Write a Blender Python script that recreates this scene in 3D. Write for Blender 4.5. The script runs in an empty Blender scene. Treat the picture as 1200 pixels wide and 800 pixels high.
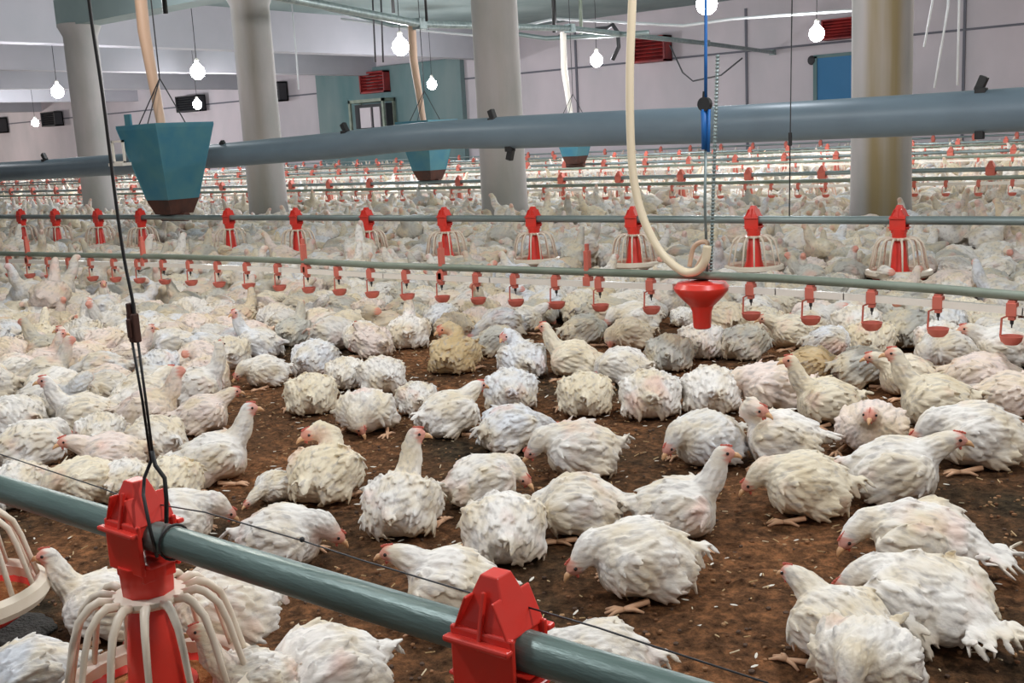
import bpy, math, random
import numpy as np
from mathutils import Matrix, Vector
random.seed(7); rng = np.random.default_rng(7)
PI = math.pi
SC = bpy.context.scene
COL = SC.collection

# ------------------------------------------------------------------ camera, world, lights, exposure
F_PX, CAM_H = 1270.0, 1.0
CAM_M = np.array([[0.79038343, 0.07209255, -0.60835573],     # world X in camera axes (right, down, forward)
                  [0.61031644, -0.17856044, 0.7717707],
                  [-0.05298935, -0.98128428, -0.18513048]])
cd = bpy.data.cameras.new('camera'); cam = bpy.data.objects.new('camera', cd); COL.objects.link(cam)
cd.sensor_width = 36; cd.lens = F_PX / 1200 * 36; cd.clip_start = 0.05; cd.clip_end = 300
R_, D_, F_ = CAM_M[:, 0], CAM_M[:, 1], CAM_M[:, 2]
cam.matrix_world = Matrix(((R_[0], -D_[0], -F_[0], 0), (R_[1], -D_[1], -F_[1], 0), (R_[2], -D_[2], -F_[2], CAM_H), (0, 0, 0, 1)))
SC.camera = cam
SC.view_settings.view_transform = 'Standard'; SC.view_settings.look = 'None'
SC.view_settings.gamma = 1; SC.view_settings.use_curve_mapping = False
SC.view_settings.exposure = 0.42
W = bpy.data.worlds.new('world'); SC.world = W; W.use_nodes = True
W.node_tree.nodes['Background'].inputs[0].default_value = (0.95, 0.96, 1.0, 1)     # added fill light, enters where the room is left open behind the camera
W.node_tree.nodes['Background'].inputs[1].default_value = 0.24
BULB_POWER = 100.0
# bulbs the photo shows: (x, y, z, power factor); then unseen point lights added overhead, in an assumed grid
SEEN_BULBS = [((67, 104), 14.4), ((41, 142), 24.4), ((231, 80), 14.0), ((231, 120), 23.1), ((469, 50), 14.2),
              ((506, 96), 24.4), ((699, 67), 21.6), ((957, 35), 20.6), ((828, -2), 13.9)]
UNSEEN_LIGHTS = [(-2.6, 0.4, 2.7), (1.2, 1.6, 2.7), (-0.9, 3.6, 2.75), (-4.8, 3.2, 2.7), (2.6, 5.5, 2.7),
              (-8.5, 5.2, 2.8), (-4.0, 8.0, 2.8), (0.5, 9.5, 2.8), (-13, 8.5, 2.8), (-2.0, 14.5, 2.8),
              (-19, 7.5, 2.8), (-1.5, 22, 2.8), (-46, 16, 2.8), (-60, 25, 2.8)]  # last two put outside the view to brighten the far left wall

def ray(px, py): return CAM_M @ np.array([px - 600.0, py - 400.0, F_PX])
def at_y(px, py, y):
    d = ray(px, py); t = y / d[1]; return Vector((d[0] * t, y, CAM_H + d[2] * t))
def at_z(px, py, z):
    d = ray(px, py); t = (z - CAM_H) / d[2]; return Vector((d[0] * t, d[1] * t, z))

# ------------------------------------------------------------------ materials
def mat(name, rgb, rough=0.6, metal=0.0, noise=0.0, nscale=8.0, rgb2=None, bump=0.0, bscale=60.0, emit=None, spec=0.5, thr=(0.35, 0.65), stretch=None, coat=0):
    m = bpy.data.materials.new(name); m.use_nodes = True; nt = m.node_tree; b = nt.nodes['Principled BSDF']
    b.inputs['Base Color'].default_value = (*rgb, 1); b.inputs['Roughness'].default_value = rough
    b.inputs['Metallic'].default_value = metal; b.inputs['Specular IOR Level'].default_value = spec
    if coat: b.inputs['Coat Weight'].default_value = coat
    tc = nt.nodes.new('ShaderNodeTexCoord'); src = tc.outputs['Object']
    if stretch:
        mp = nt.nodes.new('ShaderNodeMapping'); mp.inputs['Scale'].default_value = stretch
        nt.links.new(src, mp.inputs[0]); src = mp.outputs[0]
    if rgb2:
        n = nt.nodes.new('ShaderNodeTexNoise'); n.inputs['Scale'].default_value = nscale; n.inputs['Detail'].default_value = 5
        nt.links.new(src, n.inputs['Vector'])
        r = nt.nodes.new('ShaderNodeMapRange'); r.inputs[1].default_value, r.inputs[2].default_value = thr
        r.inputs[4].default_value = noise; nt.links.new(n.outputs[0], r.inputs[0])
        x = nt.nodes.new('ShaderNodeMix'); x.data_type = 'RGBA'
        x.inputs[6].default_value = (*rgb, 1); x.inputs[7].default_value = (*rgb2, 1)
        nt.links.new(r.outputs[0], x.inputs[0]); nt.links.new(x.outputs[2], b.inputs['Base Color'])
    if bump:
        n2 = nt.nodes.new('ShaderNodeTexNoise'); n2.inputs['Scale'].default_value = bscale; n2.inputs['Detail'].default_value = 4
        nt.links.new(src, n2.inputs['Vector'])
        bp = nt.nodes.new('ShaderNodeBump'); bp.inputs['Strength'].default_value = bump; bp.inputs['Distance'].default_value = 0.01
        nt.links.new(n2.outputs[0], bp.inputs['Height']); nt.links.new(bp.outputs[0], b.inputs['Normal'])
    if emit:
        b.inputs['Emission Color'].default_value = (*emit[0], 1); b.inputs['Emission Strength'].default_value = emit[1]
    return m

M = {}
M['red'] = mat('red_plastic', (0.80, 0.035, 0.022), 0.35, noise=0.5, nscale=12, rgb2=(0.62, 0.07, 0.05))
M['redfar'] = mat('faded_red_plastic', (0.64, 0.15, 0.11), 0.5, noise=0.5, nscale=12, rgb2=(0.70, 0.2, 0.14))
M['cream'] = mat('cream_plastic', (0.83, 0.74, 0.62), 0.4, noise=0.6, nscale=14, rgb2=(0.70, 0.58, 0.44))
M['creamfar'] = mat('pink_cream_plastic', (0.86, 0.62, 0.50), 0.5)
M['pipe'] = mat('galvanised_pipe', (0.30, 0.36, 0.36), 0.42, 0.55, noise=0.8, nscale=5, rgb2=(0.17, 0.22, 0.22), bump=0.1, stretch=(0.4, 3, 3))
M['pipefront'] = mat('dusty_galvanised_pipe', (0.15, 0.22, 0.205), 0.38, 0.25, noise=0.8, nscale=9, rgb2=(0.09, 0.14, 0.13), bump=0.15, stretch=(0.5, 3, 3))
M['greenpipe'] = mat('green_grey_pipe', (0.25, 0.29, 0.24), 0.55, 0.2, noise=0.7, nscale=6, rgb2=(0.16, 0.20, 0.15))
M['duct'] = mat('blue_grey_duct', (0.20, 0.27, 0.33), 0.42, 0.1, noise=0.7, nscale=3, rgb2=(0.15, 0.20, 0.25), bump=0.15, bscale=8, stretch=(0.5, 1, 1))
M['white'] = mat('white_plastic', (0.92, 0.87, 0.80), 0.35, noise=0.4, nscale=7, rgb2=(0.84, 0.76, 0.66))
M['hose'] = mat('cream_hose', (0.80, 0.69, 0.50), 0.4)
M['black'] = mat('black_steel', (0.02, 0.02, 0.022), 0.5)
M['wire'] = mat('thin_wire', (0.05, 0.05, 0.055), 0.5, 0.5)
M['lightwire'] = mat('pale_cord', (0.6, 0.62, 0.64), 0.6)
M['bluerope'] = mat('blue_rope', (0.01, 0.13, 0.42), 0.5)
M['bluehop'] = mat('blue_painted_sheet', (0.04, 0.19, 0.29), 0.45, 0.1, noise=0.8, nscale=4, rgb2=(0.09, 0.25, 0.28))
M['brown'] = mat('rusty_sheet', (0.10, 0.035, 0.022), 0.7, noise=0.8, nscale=9, rgb2=(0.04, 0.02, 0.018))
M['feed'] = mat('orange_brown_feed', (0.42, 0.15, 0.045), 0.95, noise=0.9, nscale=90, rgb2=(0.60, 0.28, 0.10), bump=1.0, bscale=250)
M['redbox'] = mat('dark_red_painted_metal', (0.36, 0.03, 0.028), 0.5, noise=0.7, nscale=3, rgb2=(0.10, 0.015, 0.02))
M['dark'] = mat('dark_metal', (0.03, 0.03, 0.035), 0.6)
M['bulb'] = mat('lit_bulb', (1, 1, 1), 0.4, emit=((0.93, 0.95, 1.0), 40.0))
M['blued'] = mat('blue_shutter', (0.01, 0.15, 0.34), 0.5)
M['coldrop'] = mat('orange_beige_tube', (0.62, 0.42, 0.30), 0.5)
M['wall'] = mat('whitewashed_wall', (0.66, 0.59, 0.63), 0.9, noise=0.7, nscale=0.5, rgb2=(0.48, 0.46, 0.49), bump=0.3, bscale=5, stretch=(1, 1, 0.5))
M['wallgreen'] = mat('dark_green_grey', (0.11, 0.20, 0.21), 0.9, noise=0.8, nscale=0.6, rgb2=(0.22, 0.28, 0.28), stretch=(1.5, 1, 0.4))
M['beam'] = mat('painted_concrete_beam', (0.50, 0.49, 0.54), 0.9, noise=0.6, nscale=0.6, rgb2=(0.40, 0.41, 0.45))
M['ceil'] = mat('green_grey_ceiling', (0.33, 0.41, 0.41), 0.9, noise=0.8, nscale=0.5, rgb2=(0.21, 0.28, 0.28))
M['seam'] = mat('dark_seam', (0.16, 0.16, 0.19), 0.9)

def column_mat():
    m = mat('limewashed_column', (0.50, 0.46, 0.46), 0.8, noise=0.7, nscale=2.2, rgb2=(0.30, 0.32, 0.30), bump=0.3, bscale=14, stretch=(1, 1, 0.35))
    nt = m.node_tree; b = nt.nodes['Principled BSDF']
    # a yellow-brown damp stain that runs down the columns
    prev = b.inputs['Base Color'].links[0].from_socket
    oi = nt.nodes.new('ShaderNodeObjectInfo')
    tc = nt.nodes.new('ShaderNodeTexCoord'); mp = nt.nodes.new('ShaderNodeMapping'); mp.inputs['Scale'].default_value = (5, 5, 0.35); mp.inputs['Location'].default_value = (1.3, 2.1, 0.4)
    n = nt.nodes.new('ShaderNodeTexNoise'); n.inputs['Scale'].default_value = 1.0; n.inputs['Detail'].default_value = 3
    nt.links.new(tc.outputs['Object'], mp.inputs[0]); nt.links.new(mp.outputs[0], n.inputs['Vector'])
    sx = nt.nodes.new('ShaderNodeSeparateXYZ'); nt.links.new(tc.outputs['Object'], sx.inputs[0])
    dx = nt.nodes.new('ShaderNodeMath'); dx.operation = 'SUBTRACT'; dx.inputs[1].default_value = 0.02; nt.links.new(sx.outputs[0], dx.inputs[0])
    ab = nt.nodes.new('ShaderNodeMath'); ab.operation = 'ABSOLUTE'; nt.links.new(dx.outputs[0], ab.inputs[0])
    mr = nt.nodes.new('ShaderNodeMapRange'); mr.inputs[1].default_value = 0.20; mr.inputs[2].default_value = 0.09; mr.interpolation_type = 'SMOOTHSTEP'
    nt.links.new(ab.outputs[0], mr.inputs[0])
    mm = nt.nodes.new('ShaderNodeMath'); mm.operation = 'MULTIPLY'; nt.links.new(mr.outputs[0], mm.inputs[0]); nt.links.new(oi.outputs['Color'], mm.inputs[1])
    m2 = nt.nodes.new('ShaderNodeMath'); m2.operation = 'MULTIPLY'; nt.links.new(mm.outputs[0], m2.inputs[0])
    mr2 = nt.nodes.new('ShaderNodeMapRange'); mr2.inputs[1].default_value = 0.1; mr2.inputs[2].default_value = 0.5; nt.links.new(n.outputs[0], mr2.inputs[0]); nt.links.new(mr2.outputs[0], m2.inputs[1])
    x = nt.nodes.new('ShaderNodeMix'); x.data_type = 'RGBA'; nt.links.new(m2.outputs[0], x.inputs[0]); nt.links.new(prev, x.inputs[6]); x.inputs[7].default_value = (0.27, 0.20, 0.08, 1)
    nt.links.new(x.outputs[2], b.inputs['Base Color'])
    return m
M['column'] = column_mat()

def floor_mat():
    m = bpy.data.materials.new('brown_litter'); m.use_nodes = True; nt = m.node_tree; b = nt.nodes['Principled BSDF']
    b.inputs['Roughness'].default_value = 0.95; b.inputs['Specular IOR Level'].default_value = 0.15
    tc = nt.nodes.new('ShaderNodeTexCoord')
    def noise(s, d=5):
        n = nt.nodes.new('ShaderNodeTexNoise'); n.inputs['Scale'].default_value = s; n.inputs['Detail'].default_value = d; n.inputs['Roughness'].default_value = 0.5 if d < 6 else 0.78
        nt.links.new(tc.outputs['Object'], n.inputs['Vector']); return n.outputs[0]
    def ramp(src, stops):
        r = nt.nodes.new('ShaderNodeValToRGB'); e = r.color_ramp.elements
        e[0].position, e[0].color = stops[0][0], (*stops[0][1], 1); e[1].position, e[1].color = stops[-1][0], (*stops[-1][1], 1)
        for p, c in stops[1:-1]: q = e.new(p); q.color = (*c, 1)
        nt.links.new(src, r.inputs[0]); return r.outputs[0]
    big = ramp(noise(1.6), [(0.36, (0.070, 0.050, 0.030)), (0.50, (0.175, 0.086, 0.042)), (0.66, (0.28, 0.13, 0.060))])
    fine = ramp(noise(28, 12), [(0.34, (0.12, 0.11, 0.10)), (0.5, (0.9, 0.9, 0.9)), (0.66, (2.3, 2.1, 1.9))])
    x = nt.nodes.new('ShaderNodeMix'); x.data_type = 'RGBA'; x.blend_type = 'MULTIPLY'; x.inputs[0].default_value = 1
    nt.links.new(big, x.inputs[6]); nt.links.new(fine, x.inputs[7]); nt.links.new(x.outputs[2], b.inputs['Base Color'])
    bp = nt.nodes.new('ShaderNodeBump'); bp.inputs['Strength'].default_value = 1.0; bp.inputs['Distance'].default_value = 0.02
    nt.links.new(noise(24, 12), bp.inputs['Height']); nt.links.new(bp.outputs[0], b.inputs['Normal'])
    return m
M['floor'] = floor_mat()

def bird_mat():
    m = bpy.data.materials.new('chicken_feathers'); m.use_nodes = True; nt = m.node_tree; b = nt.nodes['Principled BSDF']
    b.inputs['Roughness'].default_value = 0.8; b.inputs['Specular IOR Level'].default_value = 0.2
    b.inputs['Subsurface Weight'].default_value = 0.0
    oi = nt.nodes.new('ShaderNodeObjectInfo'); tc = nt.nodes.new('ShaderNodeTexCoord')
    off = nt.nodes.new('ShaderNodeVectorMath'); off.operation = 'MULTIPLY_ADD'
    cx = nt.nodes.new('ShaderNodeCombineXYZ')
    for i in range(3): nt.links.new(oi.outputs['Random'], cx.inputs[i])
    nt.links.new(cx.outputs[0], off.inputs[0]); off.inputs[1].default_value = (37, 53, 71); nt.links.new(tc.outputs['Object'], off.inputs[2])
    def noise(s, d=4, vec=None, st=None):
        n = nt.nodes.new('ShaderNodeTexNoise'); n.inputs['Scale'].default_value = s; n.inputs['Detail'].default_value = d
        v = vec or off.outputs[0]
        if st:
            mp = nt.nodes.new('ShaderNodeMapping'); mp.inputs['Scale'].default_value = st; nt.links.new(v, mp.inputs[0]); v = mp.outputs[0]
        nt.links.new(v, n.inputs['Vector']); return n.outputs[0]
    def rng_(src, a, b_, lo=0.0, hi=1.0):
        r = nt.nodes.new('ShaderNodeMapRange'); r.inputs[1].default_value, r.inputs[2].default_value, r.inputs[3].default_value, r.inputs[4].default_value = a, b_, lo, hi
        nt.links.new(src, r.inputs[0]); return r.outputs[0]
    def mix(f, a, c, blend='MIX'):
        x = nt.nodes.new('ShaderNodeMix'); x.data_type = 'RGBA'; x.blend_type = blend
        if isinstance(f, float): x.inputs[0].default_value = f
        else: nt.links.new(f, x.inputs[0])
        for s, v in ((6, a), (7, c)):
            if isinstance(v, tuple): x.inputs[s].default_value = (*v, 1)
            else: nt.links.new(v, x.inputs[s])
        return x.outputs[2]
    base = mix(rng_(noise(9), 0.42, 0.66, 0, 0.7), oi.outputs['Color'], (0.72, 0.60, 0.40))          # yellow soiling
    base = mix(rng_(noise(60, 3, st=(0.35, 1, 1)), 0.52, 0.68, 0, 0.55), base, (0.38, 0.36, 0.36))   # grey dirt streaks
    base = mix(rng_(noise(7, 2), 0.60, 0.75, 0, 0.45), base, (0.78, 0.42, 0.32))                     # thin feathers, pink skin
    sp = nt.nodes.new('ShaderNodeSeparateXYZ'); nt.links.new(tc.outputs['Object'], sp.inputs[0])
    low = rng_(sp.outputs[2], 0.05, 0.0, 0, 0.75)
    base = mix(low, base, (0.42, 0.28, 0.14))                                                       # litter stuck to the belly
    at = nt.nodes.new('ShaderNodeAttribute'); at.attribute_name = 'skin'
    base = mix(at.outputs['Fac'], base, (0.72, 0.24, 0.17))
    nt.links.new(base, b.inputs['Base Color'])
    bp = nt.nodes.new('ShaderNodeBump'); bp.inputs['Strength'].default_value = 0.7; bp.inputs['Distance'].default_value = 0.004
    nt.links.new(noise(95, 5, st=(0.4, 1, 1)), bp.inputs['Height']); nt.links.new(bp.outputs[0], b.inputs['Normal'])
    return m
M['bird'] = bird_mat()
M['comb'] = mat('red_comb', (0.62, 0.14, 0.10), 0.5)
M['beak'] = mat('horn_beak', (0.72, 0.42, 0.22), 0.4)
M['eye'] = mat('dark_eye', (0.02, 0.012, 0.01), 0.2)
M['leg'] = mat('pale_orange_shank', (0.74, 0.45, 0.28), 0.6)

# ------------------------------------------------------------------ mesh helpers
class MB:
    def __init__(s): s.v = []; s.f = []; s.smooth = True
    def add(s, v, f):
        o = len(s.v); s.v += [tuple(p) for p in v]; s.f += [tuple(i + o for i in q) for q in f]; return s
    def box(s, c, size, rot=None, taper=(1, 1)):
        x, y, z = size[0] / 2, size[1] / 2, size[2] / 2; tx, ty = taper
        v = [(-x, -y, -z), (x, -y, -z), (x, y, -z), (-x, y, -z), (-x * tx, -y * ty, z), (x * tx, -y * ty, z), (x * tx, y * ty, z), (-x * tx, y * ty, z)]
        if rot is not None: v = [tuple(rot @ Vector(p)) for p in v]
        v = [(p[0] + c[0], p[1] + c[1], p[2] + c[2]) for p in v]
        return s.add(v, [(0, 3, 2, 1), (4, 5, 6, 7), (0, 1, 5, 4), (1, 2, 6, 5), (2, 3, 7, 6), (3, 0, 4, 7)])
    def lathe(s, prof, n=24, c=(0, 0, 0), close=False):
        v = []; f = []; k = len(prof)
        for r, z in prof:
            for i in range(n):
                a = 2 * PI * i / n; v.append((c[0] + r * math.cos(a), c[1] + r * math.sin(a), c[2] + z))
        for j in range(k - 1 if not close else k):
            j2 = (j + 1) % k
            for i in range(n):
                i2 = (i + 1) % n; f.append((j * n + i, j * n + i2, j2 * n + i2, j2 * n + i))
        return s.add(v, f)
    def tube(s, pts, r, n=8, cap=True):
        pts = [Vector(p) for p in pts]; rs = r if isinstance(r, (list, tuple)) else [r] * len(pts)
        v = []; f = []; t0 = (pts[1] - pts[0]).normalized(); u = t0.orthogonal().normalized()
        for i, p in enumerate(pts):
            t = (pts[min(i + 1, len(pts) - 1)] - pts[max(i - 1, 0)]).normalized()
            u = (u - t * u.dot(t)).normalized(); w = t.cross(u)
            for k in range(n):
                a = 2 * PI * k / n; q = p + (u * math.cos(a) + w * math.sin(a)) * rs[i]; v.append(tuple(q))
        for i in range(len(pts) - 1):
            for k in range(n):
                k2 = (k + 1) % n; f.append((i * n + k, i * n + k2, (i + 1) * n + k2, (i + 1) * n + k))
        if cap: f.append(tuple(range(n - 1, -1, -1))); f.append(tuple((len(pts) - 1) * n + k for k in range(n)))
        return s.add(v, f)
    def ball(s, c, r, n=10, m=7, rot=None):
        r = (r, r, r) if isinstance(r, (int, float)) else r
        v = [(0, 0, -1)]; f = []
        for j in range(1, m):
            t = PI * j / m
            for i in range(n):
                a = 2 * PI * i / n; v.append((math.sin(t) * math.cos(a), math.sin(t) * math.sin(a), -math.cos(t)))
        v.append((0, 0, 1)); last = len(v) - 1
        for i in range(n): f.append((0, 1 + (i + 1) % n, 1 + i)); f.append((last, last - n + i, last - n + (i + 1) % n))
        for j in range(m - 2):
            for i in range(n):
                a = 1 + j * n + i; b = 1 + j * n + (i + 1) % n; f.append((a, b, b + n, a + n))
        out = []
        for p in v:
            q = Vector((p[0] * r[0], p[1] * r[1], p[2] * r[2]))
            if rot is not None: q = rot @ q
            out.append((q.x + c[0], q.y + c[1], q.z + c[2]))
        return s.add(out, f)
    def mesh(s, name, m, smooth=True):
        me = bpy.data.meshes.new(name); me.from_pydata(s.v, [], s.f); me.materials.append(m)
        me.polygons.foreach_set('use_smooth', [smooth] * len(me.polygons))
        me.update(); return me

def link(name, me, parent=None, loc=None):
    o = bpy.data.objects.new(name, me); COL.objects.link(o)
    if parent is not None: o.parent = parent
    if loc is not None: o.location = loc
    return o
def obj(name, mb, m, parent=None, smooth=True, bevel=0.0, auto=True):
    o = link(name, mb.mesh(name, m, smooth), parent)
    if smooth and auto:
        me = o.data
        # sharp edges where faces meet steeply
        try: me.set_sharp_from_angle(angle=math.radians(38))
        except Exception: pass
    if bevel:
        b = o.modifiers.new('edge', 'BEVEL'); b.width = bevel; b.segments = 2; b.limit_method = 'ANGLE'
    return o
def tag(o, label=None, cat=None, group=None, kind=None):
    if label: o['label'] = label
    if cat: o['category'] = cat
    if group: o['group'] = group
    if kind: o['kind'] = kind
    return o
def empty(name, loc, rz=0):
    o = bpy.data.objects.new(name, None); COL.objects.link(o); o.location = loc; o.rotation_euler = (0, 0, rz); o.empty_display_size = 0.05; return o
def copy_tree(o, parent=None):
    c = o.copy(); COL.objects.link(c); c.parent = parent
    for ch in o.children: copy_tree(ch, c)
    return c

# ------------------------------------------------------------------ the room
WALL_Y = 32.0; CEIL = 4.8
# floor: fine uneven grid near the camera, coarse beyond
def hnoise(x, y):
    return (np.sin(x * 3.1 + 1.7 * np.sin(y * 2.3)) * np.cos(y * 2.7 + 1.3 * np.sin(x * 1.9)) * 0.5
            + np.sin(x * 9.7 + y * 4.1 + 2 * np.sin(y * 6.3)) * np.cos(y * 11.3 - x * 3.7) * 0.3)
def grid_floor():
    xs = np.concatenate([np.arange(-70, -6, 1.0), np.arange(-6, 4.0, 0.025), np.arange(4.0, 14.1, 1.0)])
    ys = np.concatenate([np.arange(-4, 0, 1.0), np.arange(0, 4.6, 0.025), np.arange(4.6, 34, 0.9)])
    Xg, Yg = np.meshgrid(xs, ys); nx, ny = len(xs), len(ys)
    near = ((Xg > -6) & (Xg < 4) & (Yg > 0) & (Yg < 4.6))
    r1 = rng.normal(0, 1, Xg.shape)
    Z = hnoise(Xg * 1.3, Yg * 1.3) * 0.006 + near * np.abs(r1) * 0.0045 - 0.006
    v = np.stack([Xg, Yg, Z], -1).reshape(-1, 3)
    i = np.arange(nx * ny).reshape(ny, nx)
    f = np.stack([i[:-1, :-1], i[:-1, 1:], i[1:, 1:], i[1:, :-1]], -1).reshape(-1, 4)
    me = bpy.data.meshes.new('floor'); me.from_pydata(v.tolist(), [], f.tolist()); me.materials.append(M['floor'])
    me.polygons.foreach_set('use_smooth', [True] * len(me.polygons)); return me
fl = link('floor', grid_floor()); tag(fl, 'brown litter floor of the barn', None, None, 'structure')

def struct(name, mb, m, label=None, smooth=False): 
    o = obj(name, mb, m, None, smooth); o['kind'] = 'structure'
    if label: o['label'] = label
    return o
struct('wall_back', MB().box((-28, WALL_Y + 0.15, CEIL / 2), (90, 0.3, CEIL)), M['wall'], 'long whitewashed back wall of the barn')
struct('wall_left', MB().box((-70, 15, CEIL / 2), (0.3, 40, CEIL)), M['wall'], 'far end wall on the left')
struct('ceiling', MB().box((-28, 14.5, CEIL + 0.1), (90, 38, 0.2)), M['ceil'], 'green grey ceiling slab')
a_, b_ = at_y(378, 130, WALL_Y), at_y(547, 130, WALL_Y)  # green grey panel, darker than the wall beside it
struct('trim_1', MB().box(((a_.x + b_.x) / 2, WALL_Y - 0.12, 2.0), (b_.x - a_.x, 0.26, 4.0)), M['wallgreen'], 'dark green grey bay in the back wall')
# raised strip of wall joint and pilasters
s1 = at_y(1200, 28, WALL_Y); zs = s1.z
struct('trim_2', MB().box((-28, WALL_Y - 0.02, zs), (88, 0.05, 0.06)), M['seam'], 'dark horizontal joint along the back wall')
for k, px in enumerate((675, 875, 1130)):
    p = at_y(px, 60, WALL_Y); struct('trim_%d' % (k + 3), MB().box((p.x, WALL_Y - 0.02, 2.3), (0.07, 0.06, 4.4)), M['seam'], 'dark vertical joint in the back wall')
for k, bx in enumerate((-24.5, -31.6, -39.5, -48, -57)):
    struct('trim_%d' % (k + 6), MB().box((bx, 15.5, (3.7 + CEIL) / 2), (0.5, 33, CEIL - 3.7)), M['beam'], 'deep painted beam across the barn')
struct('trim_11', MB().box((-5.3, 10.0, 3.3), (22.6, 0.42, 0.42)), M['ceil'], 'grey beam on top of the columns')
# columns
COLX = [(-3.48, 0.0), (-7.88, 0.0), (-12.1, 0.0), (-16.3, 0.0)]
stain = {0: 0.9, 1: 0.12, 2: 0.25, 3: 0.1}
names = ['thick round column with brown damp stain, right of the blue rope', 'round column in the middle of the picture behind the duct',
         'round column right of the blue hopper', 'round column left of the blue hopper']
for k, (cx, _) in enumerate(COLX):
    mb = MB().lathe([(0.29, 0.0), (0.27, 0.25), (0.262, 1.0), (0.262, 2.95), (0.33, 3.1), (0.33, 3.14)], 40)
    o = obj('column', mb, M['column']); o.location = (cx, 10.0, -0.02); o.rotation_euler = (0, 0, 0.35)
    o.color = (stain[k], stain[k], stain[k], 1); tag(o, names[k], 'column', 'round columns holding the roof', 'structure')

# ------------------------------------------------------------------ wall equipment, bulbs, overhead pipes
def px_box(px0, py0, px1, py1, y):
    a = at_y(px0, (py0 + py1) / 2, y); b = at_y(px1, (py0 + py1) / 2, y); c = at_y((px0 + px1) / 2, py0, y); d = at_y((px0 + px1) / 2, py1, y)
    return (a.x + b.x) / 2, (c.z + d.z) / 2, b.x - a.x, c.z - d.z
def wall_fan(px0, py0, px1, py1, m, label):
    y = WALL_Y - 0.35; cx, cz, w, h = px_box(px0, py0, px1, py1, y)
    t = empty('wall_fan', (cx, y, cz - h / 2)); tag(t, label, 'fan', 'fans high on the back wall')
    fr = MB(); e = 0.07 * h
    fr.box((0, 0, h - e / 2), (w, 0.5, e)).box((0, 0, e / 2), (w, 0.5, e)).box((-w / 2 + e / 2, 0, h / 2), (e, 0.5, h)).box((w / 2 - e / 2, 0, h / 2), (e, 0.5, h))
    fr.box((0, 0.22, h / 2), (w, 0.05, h)); obj('housing', fr, m, t, False)
    sl = MB()
    for k in range(6): sl.box((0, -0.12, h * (0.14 + k * 0.145)), (w - 2 * e, 0.14, 0.03), Matrix.Rotation(0.6, 3, 'X'))
    obj('louvre', sl, m, t, False)
    hb = MB().tube([(0, 0.18, h / 2), (0, 0.0, h / 2)], 0.07, 10)
    for k in range(5):
        a = k * 2 * PI / 5; hb.box((math.cos(a) * h * 0.22, 0.02, h / 2 + math.sin(a) * h * 0.22), (h * 0.36, 0.02, 0.13), Matrix.Rotation(-a, 3, 'Y') @ Matrix.Rotation(0.5, 3, 'X'))
    obj('blades', hb, M['dark'], t, False)
    return t
wall_fan(745, 43, 783, 73, M['redbox'], 'red fan housing on the back wall right of the cream hose')
wall_fan(966, 22, 1004, 46, M['redbox'], 'dark red fan half hidden by the stained column')
wall_fan(426, 84, 455, 109, M['redbox'], 'dark red fan above the grey machine on the green wall bay')
wall_fan(320, 96, 332, 119, M['dark'], 'narrow dark fan beside the column right of the hopper')
wall_fan(211, 112, 236, 131, M['dark'], 'dark fan behind the lower bulb above the hopper')
wall_fan(53, 131, 69, 148, M['dark'], 'small dark fan right of the lowest bulb on the left')
wall_fan(-6, 138, 4, 156, M['dark'], 'dark fan cut by the left edge of the picture')
cx, cz, w, h = px_box(419, 116, 460, 172, WALL_Y - 0.5)
t = empty('cooling_machine', (cx, WALL_Y - 0.6, cz - h / 2)); tag(t, 'grey green boxy machine standing against the green wall bay', 'machine')
mb = MB()
for sx in (-1, 1):
    for sy in (-0.3, 0.3): mb.box((sx * (w / 2 - 0.05), sy, h / 2), (0.1, 0.1, h))
mb.box((0, 0, h - 0.06), (w, 0.7, 0.12)).box((0, 0, h * 0.35), (w, 0.7, 0.1)); obj('frame', mb, M['greenpipe'], t, False)
obj('panel', MB().box((0, 0.1, h * 0.65), (w - 0.22, 0.4, h * 0.5)), M['dark'], t, False)
obj('lamella', MB().box((-w * 0.12, -0.12, h * 0.62), (w * 0.3, 0.08, h * 0.42)).box((w * 0.2, -0.12, h * 0.62), (w * 0.18, 0.08, h * 0.42)), M['wall'], t, False)
cx, cz, w, h = px_box(958, 66, 1003, 118, WALL_Y - 0.1)
t = empty('blue_shutter', (cx, WALL_Y - 0.1, cz - h / 2)); tag(t, 'blue shutter in the back wall beside the stained column', 'shutter')
obj('leaf', MB().box((0, 0, h / 2), (w, 0.08, h)), M['blued'], t, False)
obj('frame', MB().box((-w / 2 - 0.05, 0, h / 2), (0.12, 0.14, h + 0.1)).box((0, 0, h + 0.04), (w + 0.2, 0.14, 0.1)), M['wallgreen'], t, False)
obj('hinge', MB().ball((-w / 2 - 0.16, -0.05, h - 0.05), (0.13, 0.05, 0.14)), M['dark'], t)

def bulb_parts():
    root = empty('light_bulb', (0, 0, 0))
    mb = MB().lathe([(0.001, -0.22), (0.06, -0.21), (0.12, -0.16), (0.145, -0.08), (0.13, 0.0), (0.07, 0.07), (0.04, 0.10)], 18); obj('globe', mb, M['bulb'], root, auto=False)
    obj('socket', MB().lathe([(0.001, 0.09), (0.045, 0.09), (0.045, 0.17), (0.02, 0.2), (0.001, 0.2)], 14), M['white'], root)
    obj('cable', MB().tube([(0, 0, 0.2), (0.01, 0, 0.9), (0, 0, CEIL - 2.7)], 0.008, 5), M['wire'], root)
    return root
bulb0 = None
bl = ['bulb left of the leftmost column, upper of two', 'lowest bulb near the left edge', 'bright bulb above the blue hopper, upper of two', 'bulb just above the blue hopper, lower of two',
      'bulb left of the middle column, upper of two', 'bulb left of the middle column, lower of two', 'bulb left of the cream hose', 'bulb beside the stained column near the blue shutter', 'bulb at the top edge above the blue rope']
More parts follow.
